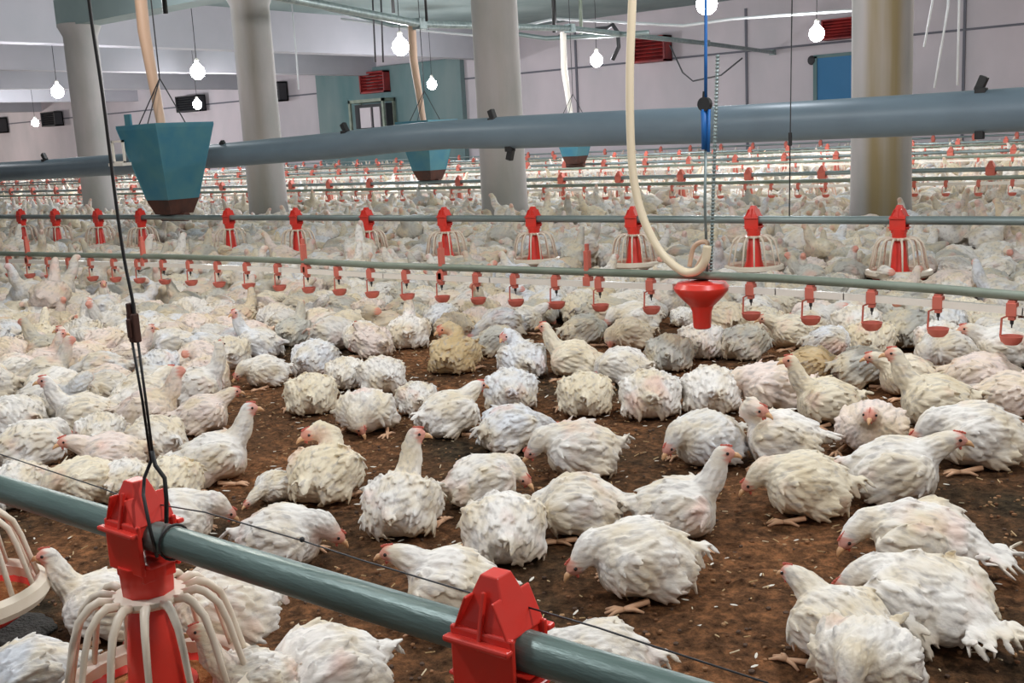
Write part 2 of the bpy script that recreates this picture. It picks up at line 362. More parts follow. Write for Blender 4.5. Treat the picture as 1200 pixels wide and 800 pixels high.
spots = [(at_y(p[0], p[1], y), bl[i]) for i, (p, y) in enumerate(SEEN_BULBS)] + [(Vector(p), None) for p in UNSEEN_LIGHTS]
for i, (p, lb) in enumerate(spots):
    if lb:
        if bulb0 is None: bulb0 = bulb_parts(); b = bulb0
        else: b = copy_tree(bulb0)
        b.location = p; tag(b, 'glowing white ' + lb, 'light bulb', 'bulbs hanging over the flock')
    L = bpy.data.lights.new('bulb_or_added_light', 'POINT'); L.energy = BULB_POWER * (6.0 if p.x < -28 else 2.2 if (lb or p.y > 12) else 0.45 if p.y > 4.5 else 1.0); L.shadow_soft_size = 0.12
    L.color = (0.97, 0.97, 1.0) if (lb or i % 2) else (1.0, 0.93, 0.86)
    lo = bpy.data.objects.new('bulb_or_added_light', L); COL.objects.link(lo); lo.location = (p.x, p.y, p.z - (0.32 if lb else 0))

# fill auger that runs over the hoppers, with drop tubes
H1, H2, H3 = Vector((at_y(199, 200, 6.5).x, 6.5, 0)), Vector((-11.1, 12.3, 0)), Vector((-12.0, 17.5, 0))
augp = [Vector((-8.3, 2.0, 2.78)), Vector((-9.46, 6.5, 2.78)), Vector((-11.1, 12.3, 2.70)), Vector((-12.0, 17.5, 2.95)), Vector((-13.6, 26.0, 3.1)), Vector((-14.4, 31.8, 3.1))]
t = empty('feed_auger', (0, 0, 0)); tag(t, 'pale overhead feed auger pipe running over the three hoppers', 'pipe')
obj('auger_pipe', MB().tube(augp, 0.055, 12), M['pipe'], t)
for p in augp[1:]: obj('coupling', MB().box(p, (0.16, 0.16, 0.16)), M['pipe'], t, False, .01)
for i, H in enumerate((H1, H2, H3)):
    o = obj('drop_tube', MB().tube([(H.x - 0.16, H.y, 2.72 if i < 2 else 2.9), (H.x - 0.17, H.y, 2.2), (H.x - 0.05, H.y, 1.25)], [0.06, 0.06, 0.045], 12), M['coldrop'] if i < 2 else M['white'], t)
def cable(name, pts, r, m, label, cat='cable', group=None, n=6):
    o = obj(name, MB().tube(pts, r, n), m, auto=False); tag(o, label, cat, group); return o
# conduits along ceiling
cable('conduit', [(-70, 9.0, 4.3), (6, 9.0, 4.3)], 0.04, M['greenpipe'], 'grey conduit running along under the ceiling', 'conduit', 'overhead conduits')
cable('conduit', [at_y(x, y, 20) for x, y in ((380, 10), (460, 30), (540, 30), (640, 45), (720, 41), (760, 38))], 0.05, M['pipe'], 'pale overhead pipe crossing above the upper bulbs', 'conduit', 'overhead conduits')
cable('conduit', [at_y(x, y, 21) for x, y in ((400, 22), (480, 34), (560, 42), (650, 22), (800, 30), (860, 22), (1000, 12))], 0.03, M['lightwire'], 'thin pale pipe sagging under the ceiling', 'conduit', 'overhead conduits')
cable('wire_bundle', [at_y(x, y, 21) for x, y in ((655, 43), (675, 44), (690, 40), (700, 34), (712, 33), (718, 29), (724, 38), (725, 55), (718, 70))], 0.05, M['dark'], 'dark tangle of wire by the bulb left of the hose', 'wire')
hl = [('hanging black rod', 649, 0, 650, 38, 20.5, 'black', 0.05), ('hanging rod', 681, 0, 681, 40, 20.5, 'greenpipe', 0.04), ('thin hanging cord', 438, 10, 440, 73, 18, 'wire', 0.02), ('thin hanging cord', 448, 8, 449, 73, 18, 'wire', 0.02),
      ('black hanging rod', 499, 0, 500, 25, 12.3, 'black', 0.02), ('black hanging weight', 461, 0, 461, 15, 14, 'black', 0.03), ('dark hook', 194, 0, 194, 16, 8, 'black', 0.03)]
hw = ['short black rod hanging over the white drop tube', 'grey rod hanging right of the white drop tube', 'thin dark cord above the dark red fan, left one', 'thin dark cord above the dark red fan, right one', 'short black rod over the orange drop tube',
      'black weight above the bulb', 'dark hook over the blue hopper']
for (n_, x0, y0, x1, y1, yy, m_, r_), lb in zip(hl, hw): cable('hanging_rod', [Vector((at_y(x0, y0 - 6, yy).x, yy, CEIL)), at_y(x1, y1, yy)], r_, M[m_], lb, 'rod')
for x0, y0, x1, y1, lb in ((1093, 0, 1083, 55, 'first pale cord right of the stained column'), (1111, 8, 1095, 103, 'long slanting pale cord right of the stained column'),
                           (1124, 0, 1122, 100, 'straight pale cord hanging behind the duct at right'), (347, 62, 350, 105, 'pale cord hanging right of the second column')):
    cable('cord', [Vector((at_y(x0, y0, 20).x, 20, CEIL)), at_y(x0, y0, 20), at_y(x1, y1, 20)], 0.022, M['lightwire'], lb, 'cord')
cable('cable', [at_y(785, 53, 25), at_y(800, 85, 25), at_y(812, 95, 25), at_y(845, 88, 25), at_y(870, 68, 25)], 0.02, M['wire'], 'dark cable drooping on the back wall behind the ribbed rod')

# ------------------------------------------------------------------ duct
dp = [(-30, 215.0), (0, 201), (60, 198), (130, 193.5), (190, 188), (262, 182), (330, 176), (400, 170), (470, 162), (528, 157.5), (545, 157), (600, 155), (700, 151), (800, 147.5), (860, 145.5), (1000, 138.5), (1100, 133.5), (1200, 128), (1260, 125.5), (1420, 115)]
t = empty('air_duct', (0, 0, 0)); tag(t, 'thick blue grey duct pipe crossing the whole barn at eye height', 'duct')
dpts = [at_y(x, y, 7.6) for x, y in dp]
dr = [(0.125 if p.x < -10 else 0.13) if p.x < -6.3 else 0.14 for p in dpts]
obj('pipe', MB().tube(dpts, dr, 28), M['duct'], t)
for x, y, up, lean in ((52, 184, 1, -0.6), (262, 170, 1, -0.7), (404, 150, 1, -0.5), (577, 135, 1, -0.35), (1150, 98, 1, 0.4), (598, 181, -1, 0.3), (1148, 154, -1, 0.0), (498, 190, -1, 0)):
    p = at_y(x, y, 7.56); ln = 0.10
    mb = MB().box((0, 0, 0), (0.055, 0.05, ln), Matrix.Rotation(lean, 3, 'Y')).box((0, 0, -up * 0.05), (0.07, 0.07, 0.05))
    if x in (498,): continue
    o = obj('strap_stub', mb, M['black'], t, False, 0.006); o.location = p

# ------------------------------------------------------------------ feed lines and pan feeders
def feeder_root(dzr=0.0, kr=1.0, far=False):
    # dzr lifts the pan, kr scales its radius
    S_ = lambda prof: [(r * kr, z + dzr) for r, z in prof]
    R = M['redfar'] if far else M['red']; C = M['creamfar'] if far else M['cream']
    root = empty('pan_feeder', (0, 0, 0))
    # hanger: pointed saddle over the pipe, box and collar (origin on the floor, pipe axis at z=.40 along X)
    mb = MB()
    v = []
    prof = [(-.046, .036, .455), (.046, .036, .455)]
    # pointed cap
    mb.add([(-.040, -.036, .405), (.040, -.036, .405), (.040, .036, .405), (-.040, .036, .405),
            (-.036, -.030, .435), (.036, -.030, .435), (.036, .030, .435), (-.036, .030, .435),
            (-.013, -.014, .490), (.013, -.014, .490), (.013, .014, .490), (-.013, .014, .490)],
           [(0, 3, 2, 1), (0, 1, 5, 4), (1, 2, 6, 5), (2, 3, 7, 6), (3, 0, 4, 7), (4, 5, 9, 8), (5, 6, 10, 9), (6, 7, 11, 10), (7, 4, 8, 11), (8, 9, 10, 11)])
    for s in (-1, 1):   # ribs on the cap
        mb.box((s * 0.03, 0, 0.445), (0.004, 0.074, 0.05), Matrix.Rotation(-s * 0.42, 3, 'Y')); mb.box((0, s * 0.033, 0.44), (0.006, 0.006, 0.07), Matrix.Rotation(s * 0.25, 3, 'X'))
    obj('cap', mb, R, root, False, 0.003)
    mb = MB()
    for s in (-1, 1): mb.box((0, s * 0.033, 0.385), (0.094, 0.008, 0.085))                       # side cheeks
    mb.box((0, -0.043, 0.414), (0.098, 0.014, 0.008)); mb.box((0, 0.043, 0.414), (0.098, 0.014, 0.008))
    mb.box((0, 0, 0.340), (0.080, 0.060, 0.026)); mb.box((0.05, 0, 0.358), (0.02, 0.06, 0.006)); mb.box((-0.05, 0, 0.358), (0.02, 0.06, 0.006))
    obj('clamp', mb, R, root, False, 0.003)
    obj('drop_box', MB().lathe([(0.001, .355), (.044, .350), (.042, .30), (.036, .292), (.001, .292)], 10), R, root)
    obj('collar', MB().lathe([(.036, .300), (.058, .297), (.060, .290), (.056, .284), (.034, .288)], 24, close=True), C, root)
    mb = MB(); n = 14
    for k in range(n):
        a = 2 * PI * (k + 0.5) / n; ca, sa = math.cos(a), math.sin(a)
        mb.tube([(ca * r, sa * r, z) for r, z in ((.050, .290), (.078, .297), (.105 * kr, .291), (.128 * kr, .270), (.142 * kr, .235), (.152 * kr, .180 + dzr / 2), (.168 * kr, .105 + dzr))], [0.0072, 0.008, 0.0075, 0.0066, 0.006, 0.0056, 0.0052], 6)
    obj('grill', mb, C, root, auto=False)
    obj('pan_rim', MB().lathe(S_([(.158, .104), (.172, .117), (.188, .108), (.193, .088), (.181, .073), (.160, .080)]), 40, close=True), C, root)
    obj('pan', MB().lathe(S_([(.165, .095), (.150, .058), (.115, .038), (.06, .034), (.001, .040)]), 32), R, root)
    obj('feed', MB().lathe(S_([(.001, .078), (.045, .080), (.10, .076), (.156, .070)]), 28), M['feed'], root)
    obj('inner_cone', MB().lathe([(.028, .292), (.034, .285), (.046, .20), (.050, .14), (.062, .10 + dzr), (.064, .075 + dzr)], 20), R, root)
    return root
PIPE_Z = 0.40
def feed_pipe(y, x0, x1, m, label, r=0.025):
    pts = [(x0 + (x1 - x0) * k / 30, y, PIPE_Z) for k in range(31)]
    o = obj('feed_pipe', MB().tube(pts, r, 18), m); tag(o, label, 'pipe', None); return o
feed_pipe(0.94, -4.0, 1.0, M['pipefront'], 'thick grey green feed pipe slanting across the lower left foreground')
feed_pipe(6.42, -24, 3, M['pipe'], 'long grey feed pipe of the second feeder row, in front of the columns')
feeder0 = feeder_root(0.035, 0.88)
feeder0.location = (-1.53, 0.94, 0); tag(feeder0, 'large red and cream pan feeder in the foreground hanging under the hook', 'feeder')
for x, lb in ((-0.785, 'red feeder clamp on the foreground pipe cut by the bottom edge'), (-2.22, 'cream pan feeder cut by the left edge in the foreground')):
    f = copy_tree(feeder0); f.location = (x, 0.94, 0); f.rotation_euler = (0, 0, 0.02); f['label'] = lb
pxs = [25, 65, 115, 165, 268, 347, 430, 521, 625, 742, 883, 1054]
ordn = ['leftmost', 'second from the left', 'third from the left', 'just left of the hopper', 'first one right of the blue hopper', 'second one right of the hopper', 'third one right of the hopper',
        'just left of the middle column', 'just right of the middle column', 'behind the bend of the cream hose', 'between ribbed rod and stained column', 'rightmost, by the stained column']
# far feeders share lighter meshes (same build)
feeder1 = feeder_root(); first_ = [feeder1]
for px, lb in zip(pxs, ordn):
    p = at_y(px, 256, 6.42); f = first_.pop() if first_ else copy_tree(feeder1); f.location = (p.x, 6.42, 0); f.rotation_euler = (0, 0, random.uniform(-.2, .2) * 0)
    tag(f, 'red and cream feeder on second feed pipe, ' + lb, 'feeder', 'pan feeders on the second feed pipe')
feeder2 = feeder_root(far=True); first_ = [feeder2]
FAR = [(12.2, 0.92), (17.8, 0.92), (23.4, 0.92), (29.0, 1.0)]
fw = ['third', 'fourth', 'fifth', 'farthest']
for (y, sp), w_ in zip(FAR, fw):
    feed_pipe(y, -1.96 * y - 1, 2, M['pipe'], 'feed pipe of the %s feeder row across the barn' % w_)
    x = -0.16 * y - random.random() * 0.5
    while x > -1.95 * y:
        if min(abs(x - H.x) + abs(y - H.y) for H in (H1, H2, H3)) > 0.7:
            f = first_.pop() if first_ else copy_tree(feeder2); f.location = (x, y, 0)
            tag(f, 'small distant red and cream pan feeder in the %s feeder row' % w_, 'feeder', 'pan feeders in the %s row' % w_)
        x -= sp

# ------------------------------------------------------------------ hoppers
def hopper(H, m, label, full=True):
    t = empty('feed_hopper', (H.x, H.y, 0)); tag(t, label, 'hopper', 'hoppers along the feed auger')
    def frustum(z0, a0, z1, a1, th=0.006):
        v = []
        for z, a in ((z0, a0), (z1, a1), (z1, a1 - th), (z0, a0 - th)):
            v += [(-a, -a, z), (a, -a, z), (a, a, z), (-a, a, z)]
        f = []
        for j in range(4):
            j2 = (j + 1) % 4
            for i in range(4): f.append((j * 4 + i, j * 4 + (i + 1) % 4, j2 * 4 + (i + 1) % 4, j2 * 4 + i))
        return v, f
    mb = MB(); mb.add(*frustum(.575, .175, 1.26, .325)); mb.add(*frustum(1.26, .325, 1.30, .33)); mb.box((0, 0, 1.30), (0.66, 0.66, 0.012))
    obj('bin', mb, m, t, False)
    mb = MB()
    for sx in (-1, 1):
        for sy in (-1, 1): mb.tube([(sx * .176, sy * .176, .575), (sx * .328, sy * .328, 1.29)], 0.006, 6)
    obj('corner_seam', mb, m, t)
    mb = MB(); mb.add(*frustum(.43, .13, .575, .180)); mb.box((0, 0, .44), (0.24, 0.24, 0.02)); mb.tube([(-.2, 0, PIPE_Z), (.2, 0, PIPE_Z)], .045, 14)
    obj('feed_boot', mb, M['brown'], t, False)
    mb = MB()
    for x, y in ((-.18, -.18), (.18, .12), (.0, -.2)): mb.tube([(x, y, 1.29), (0, 0, 1.74)], 0.006, 5)
    mb.tube([(0, 0, 1.73), (0.0, 0, 2.7), (0, 0, CEIL - .01)], 0.007, 5)
    obj('bail_wire', mb, M['wire'], t)
    if full:
        mb = MB(); mb.box((-.33, -.33, .96), (.20, .02, .02)).box((-.33, -.33, 1.16), (.20, .02, .02)).box((-.42, -.33, 1.06), (.02, .02, .22)).box((-.24, -.33, 1.06), (.02, .02, .22)).box((-.33, -.33, 0.94), (.24, .10, .03))
        obj('bracket', mb, M['white'], t, False)
        obj('side_sheet', MB().box((-.38, -.15, 1.24), (.10, .02, .36)), M['bluehop'], t, False)
hopper(H1, M['bluehop'], 'blue sheet metal feed hopper with brown boot, hanging at left')
hopper(H2, M['bluehop'], 'feed hopper mostly hidden behind the duct left of the middle column', False)
hopper(H3, M['bluehop'], 'distant feed hopper whose brown boot shows under the duct right of the middle column', False)

# ------------------------------------------------------------------ drinker line (nearest), with hose, rope and bell
DY = 3.95
dpx = [(-60, 293), (0, 297), (100, 299), (210, 301), (330, 305), (450, 311), (575, 315), (700, 319), (805, 322), (910, 326), (990, 331), (1100, 338.5), (1200, 347), (1300, 356)]
line = [at_y(x, y, DY) for x, y in dpx]; line.insert(0, Vector((-11.5, DY, line[0].z)))
o = obj('drinker_support_pipe', MB().tube(line, 0.017, 12), M['greenpipe']); tag(o, 'green grey support pipe above the nearest white drinker conduit', 'pipe')
def line_z(x):
    for a, b in zip(line, line[1:]):
        if a.x <= x <= b.x: return a.z + (b.z - a.z) * (x - a.x) / (b.x - a.x)
    return line[-1].z
wp = [Vector((p.x, DY, p.z - 0.052)) for p in line]
def square_run(pts, w):
    mb = MB()
    for a, b in zip(pts, pts[1:]):
        d = b - a; ang = math.atan2(d.z, d.x); mb.box((a + b) / 2, (d.length + 0.004, w, w), Matrix.Rotation(-ang, 3, 'Y'))
    return mb
bx = at_y(822, 335, DY).x
pl = [p for p in wp if p.x < bx - 0.14]; pr = [p for p in wp if p.x > bx + 0.14]
pl.append(Vector((bx - 0.13, DY, line_z(bx - .13) - .052))); pr.insert(0, Vector((bx + 0.13, DY, line_z(bx + .13) - .052)))
for p_, lb in ((pl, 'long white square water conduit left of the red bell'), (pr, 'white square water conduit right of the red bell')):
    o = obj('water_conduit', square_run(p_, 0.026), M['white'], None, False); tag(o, lb, 'conduit')
def cup_root():
    root = empty('drinker_cup', (0, 0, 0))       # origin at conduit centre
    obj('clip', MB().box((0, 0, 0.004), (0.034, 0.036, 0.046)).box((0, 0, 0.028), (0.026, 0.03, 0.014)).box((0, 0, -0.026), (0.022, 0.024, 0.016)), M['redfar'], root, False, 0.002)
    obj('nipple', MB().lathe([(.001, -.028), (.007, -.03), (.006, -.048), (.003, -.05), (.002, -.062), (.001, -.062)], 10), M['dark'], root)
    obj('arm', MB().tube([(-.012, 0, -.02), (-.033, 0, -.03), (-.036, 0, -.09), (-.030, 0, -.112)], 0.0038, 6), M['redfar'], root)
    obj('cup', MB().lathe([(.001, -.122), (.022, -.12), (.034, -.108), (.039, -.090), (.036, -.090), (.030, -.104), (.018, -.113), (.001, -.114)], 20), M['redfar'], root)
    return root
cup0 = cup_root(); used = False
cpx = [1187, 1100, 1022, 950, 880, 763, 703, 652, 604, 560, 518, 477, 436, 398, 362, 328]
xs_ = [at_y(x, 340, DY).x for x in cpx]
x = xs_[-1] - 0.27
while x > -9.2: xs_.append(x); x -= 0.27
words = ['cut by the right edge', 'second from the right edge', 'third from the right edge', 'fourth from the right edge', 'first one right of the red bell', 'first one left of the red bell', 'second one left of the red bell', 'third one left of the red bell',
         'fourth one left of the red bell', 'fifth one left of the red bell', 'sixth one left of the red bell', 'seventh one left of the red bell', 'eighth one left of the red bell', 'ninth one left of the red bell', 'tenth one left of the red bell', 'eleventh one left of the red bell']
for i, x in enumerate(xs_):
    c = copy_tree(cup0) if used else cup0; used = True
    c.location = (x, DY, line_z(x) - 0.052)
    lb = 'red drinker cup on the nearest conduit, ' + words[i] if i < len(words) else 'small red drinker cup on the left third of the nearest conduit'
    tag(c, lb, 'drinker cup', 'drinker cups on the nearest conduit')
for y, sp, w_ in ((10.9, 0.30, 'second'), (16.2, 0.45, 'third'), (21.8, 0.7, 'fourth')):
    o = obj('drinker_support_pipe', MB().tube([(-1.95 * y - 1, y, .385), (2, y, .385)], 0.02, 8), M['greenpipe']); tag(o, 'support pipe of the %s drinker line' % w_, 'pipe')
    o = obj('water_conduit', square_run([Vector((-1.95 * y - 1, y, .333)), Vector((2, y, .333))], 0.028), M['white'], None, False); tag(o, 'white conduit of the %s drinker line' % w_, 'conduit')
    x = -0.18 * y
    while x > -1.94 * y:
        c = copy_tree(cup0); c.location = (x, y, .333); tag(c, 'tiny red drinker cup on the %s drinker line' % w_, 'drinker cup', 'drinker cups on the %s line' % w_); x -= sp
# red drip saddle pieces that stand above the pipe
for k, px in enumerate((33, 168, 356, 517, 688)):
    p = at_y(px, 300, DY); z = line_z(p.x)
    mb = MB().box((0, 0, 0.02), (0.022, 0.03, 0.15)).box((0, 0, -0.04), (0.035, 0.036, 0.04)).box((0, 0, 0.10), (0.012, 0.02, 0.05))
    o = obj('pipe_bracket', mb, M['redfar'], None, False, 0.002); o.location = (p.x, DY, z)
    tag(o, 'tall red bracket on the nearest drinker pipe, ' + ['leftmost of five', 'second of five from the left', 'middle of five', 'fourth of five from the left', 'rightmost, left of the hose'][k], 'bracket', 'red brackets on the drinker pipe')
# the red bell
t = empty('red_funnel_bell', (bx, DY, 0)); tag(t, 'red plastic funnel hanging on the drinker line under the hose end', 'funnel')
zt = line_z(bx) - 0.025
obj('bowl', MB().lathe([(.03, zt + .005), (.10, zt - .004), (.113, zt - .022), (.112, zt - .034), (.085, zt - .066), (.05, zt - .100), (.045, zt - .100), (.08, zt - .062), (.03, zt - .02)], 32), M['red'], t)
obj('spout', MB().lathe([(.050, zt - .098), (.040, zt - .125), (.036, zt - .19), (.030, zt - .195), (.001, zt - .195)], 24), M['red'], t)
obj('rib', MB().box((0, -.05, zt - .01), (.05, .06, .016)).box((-.05, -.06, zt - .022), (.01, .05, .012)).box((.05, -.06, zt - .022), (.01, .05, .012)), M['red'], t, False, .003)
# hose
def spline(pts, n=8):
    P = [Vector(p) for p in pts]; out = []
    for i in range(len(P) - 1):
        p0, p1, p2, p3 = P[max(i - 1, 0)], P[i], P[i + 1], P[min(i + 2, len(P) - 1)]
        for k in range(n):
            t_ = k / n; out.append(0.5 * ((2 * p1) + (p2 - p0) * t_ + (2 * p0 - 5 * p1 + 4 * p2 - p3) * t_ * t_ + (3 * p1 - p0 - 3 * p2 + p3) * t_ ** 3))
    out.append(P[-1]); return out
hp = [(746, -130), (741, 0), (738, 100), (741, 195), (752, 250), (772, 292), (797, 316), (815, 318), (826, 306), (829, 288), (826, 300)]
o = obj('water_hose', MB().tube(spline([at_y(x, y, DY - 0.05) for x, y in hp[:-1]]), 0.0175, 12), M['hose'], auto=False); tag(o, 'cream water hose hanging down and curling under the drinker pipe', 'hose')
o = obj('hose_loop', MB().tube(spline([at_y(x, y, DY - 0.02) for x, y in ((808, 312), (812, 292), (820, 284), (829, 285), (824, 300), (816, 314))]), 0.010, 8), M['coldrop'], auto=False); tag(o, 'short brown loop of tube beside the hose end', 'tube')
cable('blue_rope', [at_y(828, -150, DY + .03), at_y(827, 60, DY + .03), at_y(827, 118, DY + .03)], 0.007, M['bluerope'], 'upper blue rope from the ceiling to the pulley', 'rope')
t = empty('rope_pulley', at_y(826, 122, DY + .03)); tag(t, 'black pulley on the blue rope in front of the duct', 'pulley')
obj('sheave', MB().tube([(0, -.012, 0), (0, .012, 0)], 0.028, 16).tube([(-.01, 0, -.045), (0, 0, .05)], 0.008, 6), M['black'], t)
mb = MB().tube([at_y(825, 128, DY + .03), at_y(826, 175, DY + .03)], 0.014, 8); mb.tube([at_y(831, 128, DY + .03), at_y(830, 178, DY + .03)], 0.007, 8)
o = obj('blue_rope', mb, M['bluerope'], auto=False); tag(o, 'thick doubled blue rope below the pulley', 'rope')
cable('steel_rod', [at_y(827, 175, DY + .03), at_y(826, 240, DY + .03), at_y(829, 318, DY + .03)], 0.006, M['pipe'], 'smooth grey rod below the blue rope', 'rod')
ra, rb = at_y(841, 64, DY - .03), at_y(833, 318, DY - .03)
mb = MB().tube([ra, rb], 0.006, 8)
for k in range(60):
    p = ra.lerp(rb, (k + .5) / 60); mb.ball(p, (0.0095, 0.0095, 0.005), 8, 5)
o = obj('ribbed_rod', mb, M['pipe'], auto=False); tag(o, 'ribbed steel rod beside the blue rope', 'rod')
# suspension of the second feed pipe and of the foreground pipe
o = obj('suspension_wire', MB().tube([at_y(929, -60, 6.42), at_y(926, 160, 6.42), at_y(925, 257, 6.42)], 0.004, 6), M['wire'], auto=False); tag(o, 'thin dark wire with black adjuster holding the second feed pipe', 'wire')
p = at_y(926, 165, 6.40); o = obj('adjuster', MB().box((0, 0, 0), (.02, .012, .06)).tube([(0, 0, .02), (0, 0, .05)], .012, 8), M['black'], o, False); o.location = p
FY = 0.94
t = empty('pipe_hanger', (at_y(180, 600, FY).x, FY, PIPE_Z)); tag(t, 'black cable hanger with steel triangle holding the foreground pipe', 'hanger')
def rel(pts): return [tuple(Vector(p) - t.location) for p in pts]
obj('cable', MB().tube(rel(spline([at_y(x, y, FY) for x, y in ((92, -120), (104, 0), (120, 110), (135, 230), (145, 300), (155, 350), (157, 370))])), 0.0026, 6), M['black'], t, auto=False)
obj('cable', MB().tube(rel([at_y(154, 395, FY), at_y(167, 470, FY), at_y(177, 540, FY)]), 0.0022, 6), M['black'], t, auto=False)
obj('cable', MB().tube(rel([at_y(161, 395, FY), at_y(171, 470, FY), at_y(180, 540, FY)]), 0.0022, 6), M['black'], t, auto=False)
q = at_y(157, 384, FY) - t.location
obj('cable_clamp', MB().box(q, (.018, .012, .045)).box(q + Vector((-.002, 0, .028)), (.008, .014, .022)).box(q + Vector((0, -.008, 0)), (.008, .006, .03)), M['brown'], t, False, .002)
obj('hook', MB().tube(rel([at_y(178, 528, FY), at_y(182, 545, FY), at_y(193, 560, FY), at_y(195, 585, FY), at_y(195, 612, FY)]), 0.0035, 8).tube(rel([at_y(177, 540, FY), at_y(169, 560, FY), at_y(168, 580, FY - .02), at_y(176, 620, FY - .035), at_y(184, 652, FY - .02)]), 0.0028, 8), M['black'], t, auto=False)
obj('pipe_ring', MB().tube(rel([(at_y(205, 640, FY).x, FY + .028 * math.cos(a), PIPE_Z + .028 * math.sin(a)) for a in np.linspace(0, 2 * PI, 20)]), 0.0022, 6), M['black'], t, auto=False)
mb = MB().tube([at_y(x, y, FY + 0.02) for x, y in ((-40, 520), (0, 532), (120, 572), (160, 588))], 0.0012, 5)
mb.tube([at_y(x, y, FY + 0.02) for x, y in ((180, 590), (240, 600), (350, 632), (420, 655), (560, 697), (583, 704))], 0.0012, 5)
mb.tube([at_y(x, y, FY + 0.02) for x, y in ((600, 706), (700, 735), (760, 755), (900, 800))], 0.0012, 5); mb.ball(at_y(354, 632, FY + .02), .004)
o = obj('anti_roost_wire', mb, M['wire'], auto=False); tag(o, 'very thin wire stretched above the foreground feed pipe', 'wire')

# ------------------------------------------------------------------ chickens
TMPDG = None
def remesh(mb_or_me, voxel, smooth_it=2, fac=0.5):
    me = mb_or_me.mesh('tmp', M['bird']) if isinstance(mb_or_me, MB) else mb_or_me
    o = bpy.data.objects.new('tmp', me); COL.objects.link(o)
    r = o.modifiers.new('r', 'REMESH'); r.mode = 'VOXEL'; r.voxel_size = voxel
    if smooth_it:
        s = o.modifiers.new('s', 'SMOOTH'); s.factor = fac; s.iterations = smooth_it
    dg = bpy.context.evaluated_depsgraph_get(); dg.update()
    out = bpy.data.meshes.new_from_object(o.evaluated_get(dg))
    bpy.data.objects.remove(o); return out
def smoothstep(a, b, x):
    t_ = np.clip((x - a) / (b - a), 0, 1); return t_ * t_ * (3 - 2 * t_)
POSES = {
 'U':  dict(neck=[(.10, 0, .12), (.130, 0, .160), (.142, 0, .195), (.150, 0, .218)], head=(.160, 0, .230), dir=(1, 0, -.12)),
 'UL': dict(neck=[(.10, 0, .12), (.13, .01, .165), (.14, .015, .205), (.142, .02, .235)], head=(.145, .03, .247), dir=(.25, 1, -.15)),
 'UR': dict(neck=[(.10, 0, .12), (.13, -.01, .165), (.14, -.015, .205), (.142, -.02, .235)], head=(.145, -.03, .247), dir=(.25, -1, -.15)),
 'D':  dict(neck=[(.10, 0, .12), (.145, .005, .118), (.165, .010, .100)], head=(.180, .012, .080), dir=(.75, .15, -.65)),
 'DL': dict(neck=[(.10, 0, .12), (.138, .02, .118), (.152, .04, .10)], head=(.158, .062, .080), dir=(.3, .8, -.55)),
 'DR': dict(neck=[(.10, 0, .12), (.138, -.02, .118), (.152, -.04, .10)], head=(.158, -.062, .080), dir=(.3, -.8, -.55)),
 'B':  dict(neck=[(.10, 0, .10), (.14, .01, .085), (.15, .02, .06)], head=(.145, .03, .045), dir=(.1, .5, -.8)),
 'F':  dict(neck=[(.10, 0, .10), (.16, .005, .08), (.205, .01, .058)], head=(.232, .012, .045), dir=(1, .1, -.35)),
 'T':  dict(neck=[(.09, 0, .12), (.125, .02, .165), (.115, .05, .185)], head=(.088, .072, .180), dir=(-.8, .5, -.25)),
 'M':  dict(neck=[(.10, 0, .12), (.135, 0, .142), (.155, .004, .155)], head=(.176, .006, .160), dir=(1, 0, -.25)),
 'S':  dict(neck=[(.10, 0, .13), (.135, 0, .18), (.145, 0, .225), (.155, 0, .255)], head=(.168, 0, .267), dir=(1, 0, -.15), stand=.11),
 'SD': dict(neck=[(.10, 0, .11), (.165, 0, .10), (.205, 0, .06)], head=(.22, 0, .03), dir=(.5, 0, -.9), stand=.09),
 'L':  dict(neck=[(.10, 0, .10), (.155, .03, .095), (.18, .055, .075)], head=(.19, .07, .06), dir=(.4, .6, -.7), flat=True),
}
